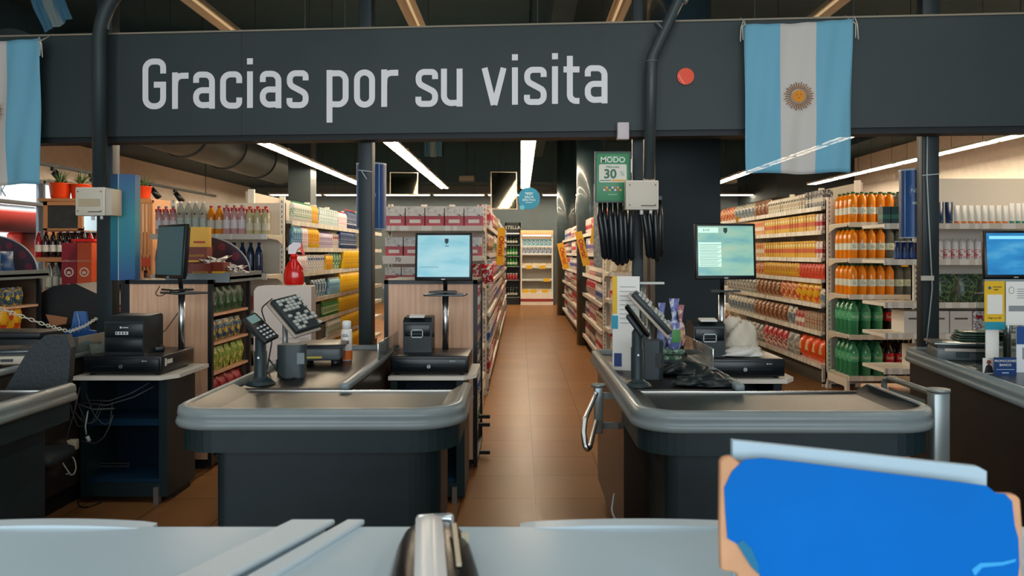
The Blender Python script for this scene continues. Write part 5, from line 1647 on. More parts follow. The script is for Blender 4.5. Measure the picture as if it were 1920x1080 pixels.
for i in range(16):
    u = i % 4
    v = i // 4
    px = 398 + u * 13 + v * 4
    p = at(px, 500, 5.86 + (u % 2) * .08)
    inst(BAR[0], (min(p.x, -2.09), 5.8 + (i % 3) * .07, zc + .012 + (3 - u) * .03 * (1 if v < 3 else .4) + v * .012), 0, 'loose chocolate bar in the heap beside the candy boxes', 'chocolate bar', 'heap of loose chocolate bars', rot=(R(-70), R(rr.uniform(-14, 25)), R(rr.uniform(-40, 40))))
# cookie bags in the left edge tray
for i in range(5):
    inst(G_cookie[0], (-4.12, 5.78 + i * .16, CH + .022), R(60), 'blue cookie bag, %s in the left edge tray' % nth(i, 5, *FR), 'bag', 'blue cookie bags in the left edge tray', rot=(R(-12), 0, R(60)))

# ------------------------------------------------------------------ wine shelving and decoration at the far left
WD = M('#b98254', .5)
a, b = at(60, 372, 9.0), at(286, 372, 9.0)
t = thing('wine_shelving', (0, 0, 0), 0, 'wood framed wine shelving under the orange plant pots', 'shelving')
x0, x1, zt = a.x - .04, b.x - .02, 2.12
LW = (.4, .75, 1.08, 1.45)
mb(M('#2a2627', .6)).box(x0, x1, 9.5, 9.53, .05, 1.75).build('back_panel', t)
mb(WD).box(x0 + .1, x1, 9.0, 9.5, zt - .03, zt).build('top_board', t)
for z in LW:
    s = mb(CREAM2).box(x0, x1, 9.0, 9.5, z - .03, z).build('shelf', t)
    mb(WD).box(x0, x1, 8.985, 9.0, z - .045, z + .006).build('price_rail', s)
mb(WD).box(x0, x0 + .04, 9.3, 9.5, 0, zt - .03).box(x1 - .04, x1, 9.0, 9.5, 0, zt - .03).build('side_board', t)
row([(B_rose, 1, 'red bottle', 'bottle'), (B_wine, 3, 'red capped wine bottle', 'bottle'), (B_wine, 2, 'wine bottle', 'bottle'), (B_wine, 1, 'tall dark wine bottle', 'bottle', 1.15), (B_rose, 3, 'dark red bottle', 'bottle'), (B_wine, 4, 'plain wine bottle', 'bottle')], (x0 + .03, 9.08, LW[3]), (1, 0, 0), 0, 'on the top wine shelf', gap=.008)
row([(B_gin, 2, 'clear bottle', 'bottle'), (B_wine, 12, 'wine bottle', 'bottle')], (x0 + .15, 9.08, LW[2]), (1, 0, 0), 0, 'on the second wine shelf', gap=.012)
row([(B_rose, 4, 'red wine bottle', 'bottle'), (B_wine, 10, 'wine bottle', 'bottle')], (x0 + .1, 9.08, LW[1]), (1, 0, 0), 0, 'on the third wine shelf', gap=.012)
# framed blackboard
a, b = at(77, 374, 8.95), at(150, 432, 8.95)
t = thing('framed_blackboard', ((a.x + b.x) / 2, 9.0, 1.76), 0, 'wood framed blackboard between the wine bottles and plant pots', 'blackboard')
hw, h = (b.x - a.x) / 2, .32
mb(M('#2c3032', .35, noise=.3, nscale=12)).box(-hw + .03, hw - .03, .0, .02, .02, h - .03).build('board', t)
mb(WD).box(-hw, -hw + .045, -.012, .03, 0, h).box(hw - .045, hw, -.012, .03, 0, h).box(-hw, hw, -.012, .03, h - .04, h).box(-hw, hw, -.012, .03, 0, .02).build('frame', t)
mb(WD).box(-hw, hw, .03, .3, -.012, 0).build('ledge', t)
mb(WD).cyl((-hw + .05, .25, -.3), (-hw + .05, .25, 0), .012, n=8).cyl((hw - .05, .25, -.3), (hw - .05, .25, 0), .012, n=8).build('leg', t)
# slatted panel
a, b = at(262, 375, 8.8), at(286, 507, 8.8)
t = thing('slatted_panel', ((a.x + b.x) / 2, 8.8, b.z), 0, 'narrow slatted wooden panel right of the blue light column', 'panel')
hw, h = (b.x - a.x) / 2, a.z - b.z
g = mb(WD)
for k in range(4):
    x = -hw + k * (2 * hw - .02) / 3
    g.box(x, x + .02, 0, .03, 0, h)
g.box(-hw, hw, .03, .05, 0, h * .22)
g.box(-hw, hw, -.002, .03, h - .03, h)
g.build('slats', t)
mb(M('#a8402a', .5)).box(-hw + .02, hw - .02, -.004, 0, .04, h * .18).build('red_label', t)
mb(WD).box(-hw, -hw + .02, 0, .05, -b.z, 0).box(hw - .02, hw, 0, .05, -b.z, 0).build('leg', t)
# plant pots
def pot(px, d, lab, s=1.0, rz=0):
    p = at(px, 372, d)
    t = thing('potted_plant', (p.x, d, 2.121), rz, lab, 'plant')
    mb(M('#e0441a', .25, coat=.3)).lathe([(0, 0), (.085 * s, 0), (.1 * s, .02), (.118 * s, .175 * s), (.122 * s, .18 * s), (.108 * s, .18 * s), (.1 * s, .155 * s), (0, .155 * s)], n=24).build('pot', t)
    g = mb(M('#3f5a2c', .5, noise=.25, nscale=14))
    rr = random.Random(px)
    for i in range(34):
        a = rr.uniform(0, 2 * PI)
        L_ = rr.uniform(.14, .26) * s
        el = rr.uniform(.35, 1.35)
        q = []
        for k in range(5):
            s_ = k / 4
            rad = L_ * s_ * math.cos(el)
            z = .155 * s + L_ * (math.sin(el) * s_ - .45 * s_ * s_ * math.cos(el))
            q.append(Vector((rad * math.cos(a), rad * math.sin(a), z)))
        sd = Vector((-math.sin(a), math.cos(a), 0))
        wd = [.006, .011, .011, .007, .001]
        A = [g.bm.verts.new(q[k] + sd * wd[k]) for k in range(5)]
        B = [g.bm.verts.new(q[k] - sd * wd[k]) for k in range(5)]
        C = [g.bm.verts.new(q[k] + Vector((0, 0, -.003))) for k in range(5)]
        for k in range(4):
            g._f((A[k], A[k + 1], B[k + 1], B[k]), True)
            g._f((A[k], C[k], C[k + 1], A[k + 1]), True)
            g._f((B[k], B[k + 1], C[k + 1], C[k]), True)
    g.build('leaves', t)
pot(113, 9.15, 'spiky plant in an orange pot, leftmost on the wine shelving')
pot(152, 9.2, 'spiky plant in an orange pot behind the beige electrical box', .95)
pot(268, 9.15, 'spiky plant in an orange pot right of the blue light column', .8)
# gift boxes
for i, (px0, px1, c, lab, tx) in enumerate(((115, 144, '#8c1f33', 'tall maroon gift box stack below the wine shelf', 'CAMPARI' if False else 'LAMBRUSCO'), (144, 172, '#cf5a34', 'tall orange gift box stack below the wine shelf', 'APERITIVO'))):
    a, b = at(px0, 455, 8.7), at(px1, 545, 8.7)
    t = thing('gift_box_column', ((a.x + b.x) / 2, 8.7, 0), 0, lab, 'box')
    hw = (b.x - a.x) / 2 - .003
    mb(M(c, .4)).box(-hw, hw, 0, .2, .9, a.z).build('upper_box', t)
    mb(M(c, .4)).box(-hw, hw, 0, .2, 0, .895).build('lower_box', t)
    g = mb(M('#e3d9cf', .5))
    for z in (a.z - .32, a.z - .5):
        g.ribbon([(math.cos(2 * PI * k / 20) * .045, z + math.sin(2 * PI * k / 20) * .045) for k in range(20)], .014, .001, True)
        g.box(-.02, .02, -.001, 0, z - .02, z + .008)
    g.build('round_emblem', t, (0, -.003, 0))
    text(t, 'lettering', tx, .03, (0, -.002, a.z - .2), M('#e3b9a9', .5), .001)
# small bottles crate on top of the gift boxes
t = thing('red_display_crate', (at(150, 450, 8.6).x + .02, 8.55, at(150, 454, 8.7).z), 0, 'low red glossy crate with bottles on the gift boxes', 'crate')
mb(M('#d0201c', .25)).box(-.09, .16, 0, .14, 0, .03, .005).build('tray', t)
# blue vertical column light
a, b = at(211, 328, 5.75), at(257, 525, 5.75)
def blue_mat():
    m = bpy.data.materials.new('blue_gradient_print')
    m.use_nodes = True
    nt = m.node_tree
    bs = nt.nodes['Principled BSDF']
    bs.inputs['Roughness'].default_value = .6
    tc = nt.nodes.new('ShaderNodeTexCoord')
    sp = nt.nodes.new('ShaderNodeSeparateXYZ')
    r = nt.nodes.new('ShaderNodeValToRGB')
    for x in (.35, .6):
        r.color_ramp.elements.new(x)
    for e, c in zip(r.color_ramp.elements, ('#15457a', '#1a7286', '#237e8a', '#27507e')):
        e.color = lin(c)
    nt.links.new(tc.outputs['Generated'], sp.inputs[0])
    nt.links.new(sp.outputs['Z'], r.inputs['Fac'])
    nt.links.new(r.outputs['Color'], bs.inputs['Base Color'])
    nt.links.new(r.outputs['Color'], bs.inputs['Emission Color'])
    bs.inputs['Emission Strength'].default_value = .12
    return m
t = thing('advertising_column', ((a.x + b.x) / 2, 5.72, b.z), 0, 'blue-green printed advertising column fixed beside the left post', 'advertising column')
hw, h = (b.x - a.x) / 2, a.z - b.z
ax = mb(blue_mat()).prism([(-hw, .0), (-hw * .1, -.04), (hw, .0), (hw, .08), (-hw, .08)], 0, h).build('printed_panel', t)
mb(M('#a9c0c8', .3)).box(-hw * .1 - .003, -hw * .1 + .003, -.045, -.036, 0, h).build('edge_strip', t)
mb(FRM).box(-hw * .3, hw * .6, .02, .07, -b.z, 0).build('support', t)

# ------------------------------------------------------------------ hanging and standing signs
def sign_board(px0, px1, py0, py1, d, m, name, lab, th=.012, cat='sign', rim=None, rot=None):
    a, b = at(px0, py0, d), at(px1, py1, d)
    t = thing(name, ((a.x + b.x) / 2, d, (a.z + b.z) / 2), 0, lab, cat, rot=rot)
    hw, hh = (b.x - a.x) / 2, (a.z - b.z) / 2
    mb(m).box(-hw, hw, 0, th, -hh, hh, .002).build('board', t)
    if rim:
        g = mb(rim)
        g.box(-hw - .01, -hw, -.004, th + .004, -hh - .01, hh + .01).box(hw, hw + .01, -.004, th + .004, -hh - .01, hh + .01).box(-hw, hw, -.004, th + .004, hh, hh + .01).box(-hw, hw, -.004, th + .004, -hh - .01, -hh)
        g.build('rim', t)
    return t, hw, hh
t, hw, hh = sign_board(1118, 1180, 287, 377, 5.3, M('#3f8a5c', .4), 'offer_sign', 'green framed payment offer sign reading 30 percent', rim=M('#2c3c38', .4))
mb(M('#dcd8c8', .5)).prism(rrect(-hw + .018, hw - .018, -.035, .085, .012), 0, .002, mtx=Matrix(((1, 0, 0, 0), (0, 0, -1, 0), (0, 1, 0, 0), (0, 0, 0, 1)))).build('white_field', t)
text(t, 'heading', 'MODO', .052, (0, -.002, .113), M('#dfe9da', .5), .001, bold=.001)
text(t, 'number', '30', .085, (-.018, -.004, .018), M('#2f6a4c', .5), .001, bold=.002)
text(t, 'percent', '%', .045, (.062, -.004, .022), M('#9aaf9f', .5), .001)
text(t, 'small_print', 'Miércoles', .022, (0, -.004, .067), M('#4a7a5c', .5), .001)
g = mb(M('#e0aa3c', .5)).box(-.005, hw - .024, -.0035, -.002, -.028, -.017).mat(M('#4a7a5c', .5)).box(-hw + .024, -.012, -.0035, -.002, -.025, -.02)
g.build('coloured_bar', t)
g = MB()
for i in range(7):
    for j in range(2):
        g.mat(M(('#d9564a', '#e6e6e0', '#3a5a9a', '#e0c04a')[(i * 3 + j) % 4], .5)).box(-.062 + i * .018, -.05 + i * .018, -.002, -.0005, -.075 - j * .016, -.064 - j * .016)
g.mat(M('#a9cdb4', .5)).box(-.03, .03, -.002, -.0005, -.118, -.114).box(-.05, .05, -.002, -.0005, .135, .138)
g.build('logo_row', t)
mb(WHITE).box(hw + .01, hw + .018, .0, .01, .03, .12).build('clip', t)
mb(POST).box(-.01, .12, .014, .05, -.02, .02).build('bracket', t)
# round blue sign
p = at(992, 372, 11.5)
t = thing('round_hanging_sign', p, 0, 'round blue cash-out sign hanging over the central aisle', 'sign')
mb(M('#1778a2', .5)).cyl((0, 0, 0), (0, .012, 0), .158, n=40).build('disc', t)
text(t, 'lettering', 'SACÁ', .052, (0, -.002, .02), M('#cfe6ee', .5), .001)
text(t, 'lettering', 'EFECTIVO', .042, (0, -.002, -.025), M('#cfe6ee', .5), .001)
mb(M('#cfe6ee', .5)).box(-.06, .06, -.002, 0, .075, .083).box(-.04, .04, -.002, 0, .058, .064).box(-.05, .05, -.002, 0, -.062, -.057).build('small_print', t)
mb(M('#4aa5cc', .4)).cyl((-.1, -.006, -.13), (-.1, 0, -.13), .034, n=20).build('small_dot', t)
mb(BLKM).cyl((0, .006, .155), (0, .006, 3.2 - p.z), .003, n=5).build('cord', t)
# cylinder banners on posts
def banner(px0, px1, py0, py1, d, lab, txt=None):
    a, b = at(px0, py0, d), at(px1, py1, d)
    r_ = (b.x - a.x) / 2
    h = a.z - b.z
    t = thing('cylinder_banner', ((a.x + b.x) / 2, d, b.z), 0, lab, 'banner')
    g = mb(M('#1c4f8c', .35)).lathe([(r_, 0), (r_, h)], n=32).lathe([(r_ - .004, 0), (r_ - .004, h)], n=32)
    g.build('printed_sleeve', t)
    mb(M('#b9c4cc', .3)).lathe([(r_ * 1.01, 0), (r_ * 1.01, .008)], n=32).lathe([(r_ * 1.01, h - .012), (r_ * 1.01, h)], n=32).lathe([(r_ * .98, h - .004), (0, h - .004)], n=32).build('ring', t)
    s = mb(M('#a9b9c6', .35))
    for an in (-60, 40):
        x, y = math.sin(R(an)) * r_ * 1.01, -math.cos(R(an)) * r_ * 1.01
        s.cyl((x, y, 0), (x, y, h), .003, n=6)
    s.build('seam', t)
    if txt:
        text(t, 'lettering', txt, .042, (0, 0, h * .68), M('#d5dde4', .5), .001, wrap=r_ + .003)
        g = mb(M('#9fb6cf', .5))
        for k in range(28):
            q = []
            for u in (k, k + .7):
                an = 2 * PI * u / 28
                xx, zz = .062 * math.sin(an), .062 * math.cos(an)
                aa = xx / r_
                q.append(Vector((math.sin(aa) * (r_ + .003), -math.cos(aa) * (r_ + .003), h * .68 + zz)))
            g.cyl(q[0], q[1], .0015, n=5)
        g.build('printed_circle', t)
        mb(M('#c9d6e2', .5)).ribbon([(-.05, h * .5), (0, h * .505), (.055, h * .52)], .018, .001).build('slogan_stripe', t, (0, -r_ - .002, 0))
    else:
        mb(M('#c9d6e2', .5)).box(-.02, .05, -r_ - .002, -r_ + .004, h * .48, h * .54).build('slogan_stripe', t)
    return t
banner(669, 724, 307, 431, 5.95, 'blue cylindrical banner strapped to the slim centre post')
banner(1688, 1736, 318, 447, 5.68, 'blue cylindrical banner strapped to the right post', 'NIVEA')
a = at(672, 319, 5.7)
tag(mb(M('#b9c0c2', .4)).tube([at(672, 319, 5.69), at(697, 322, 5.69)], .004, 6).tube([at(678, 321, 5.68), at(688, 336, 5.68)], .004, 6).build('cable_tie'), 'white cable tie holding the banner on the slim post', 'cable tie')
tag(mb(M('#b9c0c2', .4)).tube([at(1729, 329, 5.42), at(1762, 326, 5.42)], .004, 6).build('cable_tie'), 'white cable tie round the right post near its top', 'cable tie')
tag(mb(M('#d9d3c4', .6)).box(at(1727, 525, 5.42).x, at(1750, 525, 5.42).x, 5.41, 5.425, at(1727, 526, 5.42).z, at(1727, 517, 5.42).z).build('tape_patch'), 'strip of pale tape on the right post', 'tape')
cable([at(1739, 240, 5.42), at(1738, 330, 5.42), at(1741, 400, 5.42), at(1748, 540, 5.42), at(1742, 600, 5.42), at(1737, 645, 5.42)], .0045, M('#aab4b0', .5), 'long pale cable taped down the right post', .3)
# oferta signs
def oferta(c, h, w_, lab, tilt, rz=0, txt=True, arm=.27):
    t = thing('offer_flag', c, 0, lab, 'offer sign', rot=(0, tilt, rz))
    mb(M('#e0a51c', .45, emit=.05)).box(-w_ / 2, w_ / 2, 0, .006, -h / 2, h / 2).build('board', t)
    mb(GREYM).box(min(0, arm), max(0, arm), .006, .012, -h * .1, -h * .1 + .006).build('clip_arm', t)
    if txt:
        text(t, 'lettering', 'Oferta!', w_ * .92, (0, -.002, 0), M('#b3261e', .5), .001, bold=.002, rot=(0, R(90), 0))
    return t
oferta(at(1092, 466, 10.1), .44, .09, 'yellow offer sign with red word tilted right of the round column', R(-14), 0, True, .235)
oferta(at(1056, 480, 15), .5, .12, 'far yellow offer sign left of the round column', R(-14), 0)
oferta(at(1113, 440, 9.7), .22, .06, 'small yellow offer sign partly behind the black straps', R(6), 0, False, .16)
oferta(at(939, 462, 9.0), .42, .085, 'yellow offer sign hanging from the shelving left of the aisle', R(3), R(20), True, -.13)
# hanging black bags on the post by the offer sign
def straps(px, n, d, py0, py1, lab, dx):
    t = thing('hanging_bag_bundle', (0, 0, 0), 0, lab, 'bag bundle')
    rr = random.Random(n)
    g = M('#12181b', .3)
    z0 = at(0, py0, d).z
    for i in range(n):
        x = at(px + i * dx, 0, d).x
        zb = at(0, py1 - rr.uniform(0, 8) - abs(i - n / 2) * 3, d).z
        y = d + (i % 2) * .025
        b_ = mb(g)
        pts = [Vector((x, y, z0)), Vector((x + .004 * rr.uniform(-1, 1), y - .01, z0 - .12)), Vector((x + .012 * (1 - i / n), y, (z0 + zb) / 2)), Vector((x + .03 * (1 - i / n) * (1 if dx > 0 else -1), y, zb + .02)), Vector((x + .035 * (1 - i / n), y, zb))]
        b_.tube(rpath(pts, .1, 5), [.013] + [.019] * 40, 8) if False else b_.tube(pts, [.012, .02, .022, .021, .006], 8)
        b_.build('folded_bag', t)
    xa_, xb_ = at(min(px - 3, 1196), 0, d).x, at(max(px + (n - 1) * dx + 3, 1196), 0, d).x
    s = mb(BLK).box(xa_, xb_, d - .01, d + .05, z0 - .01, z0 + .015)
    xm = at(1197, 0, 5.6).x
    s.box(xm - .015, xm + .015, d + .04, 5.63, z0 - .01, z0 + .015)
    s.build('hook_bar', t)
    return t
straps(1125, 7, 5.36, 375, 500, 'bundle of long black folded straps hanging left of the post', 9.6)
straps(1208, 4, 5.42, 372, 492, 'bundle of long black folded straps hanging right of the post', 10)
a, b = at(1112, 345, 9.2), at(1130, 500, 9.2)
t = thing('clear_hanging_sleeve', ((a.x + b.x) / 2, 9.2, b.z), 0, 'crumpled grey plastic sleeve hanging at the end rack', 'plastic sleeve')
mb(M('#9a9d9c', .3, noise=.4, nscale=25)).prism([(-.05, 0), (.05, .01), (.03, .04), (-.04, .03)], 0, a.z - b.z).build('sleeve', t)
mb(GREYM).tube([(0, .02, a.z - b.z - .02), (.12, .05, a.z - b.z - .02), (.18, .28, a.z - b.z - .02)], .004, 6).build('hook', t)
# black basket hooks at the aisle cabinet's side
for i, (py, lab) in enumerate(((781, 'upper'), (796, 'middle'), (848, 'lower'))):
    d = 5.9
    p = at(906, py, d)
    tag(mb(BLKM).box(-.31, p.x + .05, d - .015, d + .015, p.z - .012, p.z + .012).build('bag_hook'), '%s black bag hook on the aisle side of the oak cabinet' % lab, 'hook', 'black hooks on the aisle cabinet')
# ------------------------------------------------------------------ things on the right counter
t = thing('leaflet_holder', (at(1175, 600, 4.2).x, 4.25, .878), R(-20), 'white leaflet board with yellow edge standing behind the right card terminal', 'leaflet holder')
mb(PAPER).box(-.07, .075, 0, .01, 0, .5).build('board', t)
mb(M('#e0b52a', .5)).box(-.07, -.05, -.003, 0, .1, .5).mat(M('#2f9ab5', .5)).box(-.075, -.045, -.003, 0, .2, .26).mat(M('#9a9f9f', .5)).box(-.035, .05, -.0015, 0, .3, .36)
g = mb(M('#e0b52a', .5)).box(-.07, -.045, -.003, 0, .3, .5).mat(M('#2f9ab5', .5)).box(-.075, -.04, -.004, 0, .22, .29).mat(M('#9a9f9f', .5))
for k in range(9):
    g.box(-.03, .055, -.0015, 0, .25 + k * .024, .254 + k * .024)
g.mat(M('#27407a', .5)).box(-.06, -.02, -.005, 0, .02, .09)
g.build('print', t)
# glass screen with shelf on the right counter
t = thing('clear_screen', (at(1215, 535, 4.4).x, 4.4, .878), 0, 'narrow pale ledge on a stand in front of the dark pillar', 'stand')
zt = at(0, 533, 4.4).z - .878
mb(M('#b9bcb4', .35)).box(-.1, .09, 0, .05, zt, zt + .012).build('ledge', t)
mb(M('#8f9896', .35, metal=.5)).cyl((-.02, .03, 0), (-.02, .03, zt), .012, n=10).build('pole', t)
# tilted keyboard 2
p = at(1255, 588, 4.2)
keyboard(p.x - .1, p.y, p.z, kb_rot((.68, -.1, -.72), (.72, -.2, .69)), 'till keyboard seen edge-on behind the right card terminal', .28, .16)
s = thing('keyboard_stand', (p.x - .1, p.y + .02, .878), 0, 'pole holding up the edge-on keyboard on the right counter', 'stand')
mb(M('#6f7775', .35, metal=.6)).cyl((0, 0, 0), (0, 0, p.z - .878 - .02), .016, n=14).cyl((0, 0, 0), (0, 0, .008), .06, n=20).build('pole', s)
t = thing('barcode_scanner', (at(1222, 715, 3.95).x, 3.98, .878), R(-5), 'dark scanner unit just behind the right card terminal', 'scanner')
mb(M('#2b3436', .4)).prism(rrect(-.06, .06, -.04, .05, .03), 0, .19).build('housing', t)
mb(BLK).box(.02, .05, -.043, -.038, .06, .13).build('window', t)
# clear bag of green packs
def blob(name, c, rx, ry, rz_, m, lab, cat, seed=0, amp=.25, n=18, fl=.6, grp=None, parts=None):
    """crumpled soft shape resting on its base"""
    rr = random.Random(seed)
    ph = [(rr.uniform(0, 6), rr.uniform(2, 6), rr.uniform(2, 6)) for _ in range(5)]
    g = mb(m)
    V = []
    for i in range(n + 1):
        th_ = PI * i / n
        ring = []
        for k in range(n * 2):
            f_ = 2 * PI * k / (n * 2)
            s_ = 1
            for p0, p1, p2 in ph:
                s_ += amp * .3 * math.sin(p0 + p1 * f_ * round(1) + p2 * th_) * math.sin(th_)
            s_ += amp * .35 * abs(math.sin(f_ * 5 + th_ * 7 + seed)) * math.sin(th_)
            z = math.cos(th_)
            z = z if z > 0 else z * fl * .4
            ring.append(g.bm.verts.new((rx * s_ * math.sin(th_) * math.cos(f_), ry * s_ * math.sin(th_) * math.sin(f_), rz_ * (z + fl * .4) * (s_ if z > 0 else 1))))
        V.append(ring)
    for i in range(n):
        for k in range(n * 2):
            g._f((V[i][k], V[i + 1][k], V[i + 1][(k + 1) % (n * 2)], V[i][(k + 1) % (n * 2)]), True)
    bmesh.ops.remove_doubles(g.bm, verts=list(g.bm.verts), dist=1e-5)
    o = g.build(name, loc=c)
    return tag(o, lab, cat, grp)
PB = P_bag('green_sweets_packet', .12, .03, .1, PR(('#5a7a62', '#9ab0a0', '#2f5a44'), 30))
for i in range(9):
    inst(PB[0], (at(1252 + (i % 3) * 14, 0, 4.35).x, 4.34 + (i // 3) * .02, .88 + (i // 3) * .035 + (i % 3) * .002), R(20 + i * 13), 'pale green packet in the pile under the edge-on keyboard', 'packet', 'pile of pale green packets on the right counter')
def twist(px, py0, py1, d, m, m2, lab, w_=.05):
    a = at(px, py0, d)
    H = a.z - .98
    t = thing('wrapped_sweets_bag', (a.x, d, .975), R(random.uniform(-20, 20)), lab, 'sweets bag')
    mb(m).lathe([(0, 0), (w_ * .9, .01), (w_, H * .25), (w_ * .8, H * .5), (w_ * .3, H * .62), (w_ * .5, H * .8), (w_ * .75, H), (0, H * .93)], n=14, sy=.6).build('bag', t)
    mb(m2).box(-w_ * .6, w_ * .6, -w_ * .62, -w_ * .5, H * .15, H * .4, .004).build('label', t)
twist(1241, 566, 620, 4.4, PR(('#6a72b0', '#a9aed0', '#3a4070'), 30), M('#8f9ad0', .4), 'violet twisted sweets bag behind the edge-on keyboard', .028)
twist(1264, 558, 628, 4.35, PR(('#6a72b0', '#b9c0d0', '#4a8a5a'), 30), M('#5a9a5a', .4), 'violet and green sweets bag left of the dark printer', .04)
twist(1276, 570, 620, 4.5, PR(('#a86a7a', '#d9c0b0', '#5a8a5a'), 30), M('#c9a05a', .4), 'rosy sweets bag nearest the dark printer', .028)
# black folded bags on the steel top
for i, (px, py, d, rx, ry, rz_) in enumerate(((1268, 712, 4.15, .14, .11, .05), (1325, 712, 3.85, .1, .08, .045), (1300, 728, 3.75, .09, .05, .035), (1345, 730, 3.72, .08, .05, .03))):
    p = at(px, py, d)
    blob('black_plastic_bag', (p.x, d, .88), rx, ry, rz_, M('#141d1f', .38), 'crumpled black bag on the right counter, %s' % ('largest, at the back', 'middle one against the divider', 'in front, left', 'in front, right')[i], 'plastic bag', 3 + i, .35)
# white bags by the printer
p = at(1388, 640, 4.9)
blob('white_plastic_bag', (p.x, 4.86, .89), .085, .06, .155, M('#cfc4b0', .5, bump=.4, nscale=30), 'crumpled cream plastic bag standing on the right cash drawer', 'plastic bag', 12, .55)
p = at(1392, 655, 4.7)
blob('white_plastic_bag', (p.x, 4.72, .89), .11, .05, .045, M('#ddd9d0', .4, bump=.3, nscale=30), 'flat white plastic bag lying in front of the cream one', 'plastic bag', 22, .3)
# -- right edge counter things
t = thing('counter_scale', (at(1808, 690, 4.6).x, 4.62, .89), R(-14), 'grey weighing scale with wide plate on the right edge counter', 'scale')
mb(M('#6a7172', .4)).box(-.16, .16, -.1, .12, .0, .07, .01).build('body', t)
mb(M('#7d8682', .25, metal=.6)).box(-.17, .16, -.09, .15, .085, .1, .004).build('weighing_plate', t)
mb(BLK).box(-.15, .14, -.08, .13, .07, .085).build('plate_carrier', t)
mb(M('#cfc8ba', .4)).box(-.12, .14, -.112, -.1, .055, .07).build('rim_strip', t)
mb(M('#1f3a34', .3)).box(-.06, .01, -.103, -.1, .02, .05).build('display', t)
t = thing('folded_green_bags', (at(1825, 640, 4.75).x, 4.7, .99), R(-10), 'stack of folded dark green bags on the right scale', 'bags')
g = MB()
for k in range(4):
    g.mat(M(('#3c5a4c', '#2a4438', '#5a7a6a')[k % 3], .25)).box(-.13 + .008 * k, .15 - .01 * k, -.07, .08, k * .014, k * .014 + .012, .005)
g.build('bag_layers', t)
# papers and cards on the right edge
def sheet(px0, px1, py0, py1, d, lab, m=PAPER, name='paper_notice', cat='paper', rz=0):
    a, b = at(px0, py0, d), at(px1, py1, d)
    t = thing(name, ((a.x + b.x) / 2, d, b.z), rz, lab, cat)
    hw, h = (b.x - a.x) / 2, a.z - b.z
    mb(m).box(-hw, hw, 0, .004, 0, h).build('sheet', t)
    return t, hw, h
dd = 4.25
t, hw, h = sheet(1846, 1884, 527, 618, dd, 'yellow payment notice with teal foot at the right edge counter', M('#e2b41f', .5), 'payment_notice')
mb(M('#e4e0d6', .5)).box(-hw * .75, hw * .75, -.002, 0, h * .32, h * .72).build('white_field', t)
mb(M('#1f8fa6', .5)).box(-hw, hw, -.002, 0, 0, h * .16).build('teal_foot', t)
g = mb(M('#1f5a7a', .5)).cyl((-hw * .5, -.002, h * .86), (-hw * .5, 0, h * .86), .008, n=14)
g.build('emblem', t)
text(t, 'lettering', 'mercado', .013, (hw * .25, -.001, h * .88), BLKM, .001)
text(t, 'lettering', 'pago', .013, (hw * .15, -.001, h * .83), BLKM, .001)
text(t, 'lettering', 'Pagá con QR', .013, (0, -.001, h * .24), BLKM, .001)
t, hw, h = sheet(1886, 1955, 528, 610, dd + .01, 'white printed notice right of the yellow one', PAPER)
g = mb(M('#8a8f90', .5))
for k in range(5):
    g.box(-hw + .06, hw - .01, -.001, 0, h * (.82 - k * .05), h * (.835 - k * .05))
g.ribbon([(-hw + .03 + .014 * math.cos(2 * PI * k / 16), h * .8 + .018 * math.sin(2 * PI * k / 16)) for k in range(16)], .002, .001, True).box(-hw + .015, hw - .01, -.001, 0, h * .32, h * .45)
g.build('print', t)
mb(M('#9aa3a4', .3, metal=.5)).box(-hw - .11, hw, .004, .03, h, h + .012).build('top_rail', t)
t, hw, h = sheet(1848, 1873, 616, 672, dd + .012, 'long white receipt strip below the yellow notice', PAPER)
t, hw, h = sheet(1906, 1960, 612, 700, 4.1, 'blue and white printed card at the far right edge', M('#dfe2e4', .5), 'printed_card')
mb(M('#1c4a86', .5)).box(-hw, hw, -.002, 0, h * .62, h).build('blue_header', t)
mb(M('#8f9496', .4)).box(-hw * .6, hw, -.002, 0, h * .3, h * .55).build('print', t)
t, hw, h = sheet(1843, 1865, 662, 692, 4.05, 'small card with a photo of a person with long hair', M('#dcd6cc', .5), 'photo_card')
t.location.z = .889
mb(M('#2a2a2c', .5)).prism([(-hw * .8, h * .05), (hw * .8, h * .1), (hw * .5, h * .5), (0, h * .62), (-hw * .5, h * .5)], 0, .001, mtx=Matrix(((1, 0, 0, 0), (0, 0, -1, 0), (0, 1, 0, 0), (0, 0, 0, 1)))).mat(M('#8a4a34', .5)).cyl((0, -.0015, h * .74), (0, 0, h * .74), h * .14, n=14).build('portrait_print', t)
t, hw, h = sheet(1864, 1906, 668, 702, 4.0, 'small navy card with white lettering on the right edge counter', M('#16386a', .4), 'navy_card')
t.location.z = .889
text(t, 'lettering', 'PROMOCIONES', .0155, (0, -.001, h * .8), PAPER, .001)
text(t, 'lettering', 'BANCO', .017, (0, -.001, h * .58), PAPER, .001)
mb(M('#9fb4d0', .5)).box(-hw * .8, hw * .8, -.001, 0, h * .32, h * .35).box(-hw * .3, hw * .3, -.001, 0, h * .12, h * .18).build('print', t)
# clear screen holding the notices
t = thing('clear_screen', (at(1905, 600, dd).x, dd + .035, .89), 0, 'clear acrylic screen holding the notices at the right edge', 'screen')
mb(M('#c9d4d2', .05, trans=1, ior=1.05)).box(-.19, .25, 0, .005, 0, .48).build('acrylic_sheet', t)
mb(M('#5a6262', .4)).box(-.19, -.16, -.02, .03, 0, .012).box(.2, .23, -.02, .03, 0, .012).build('foot', t)
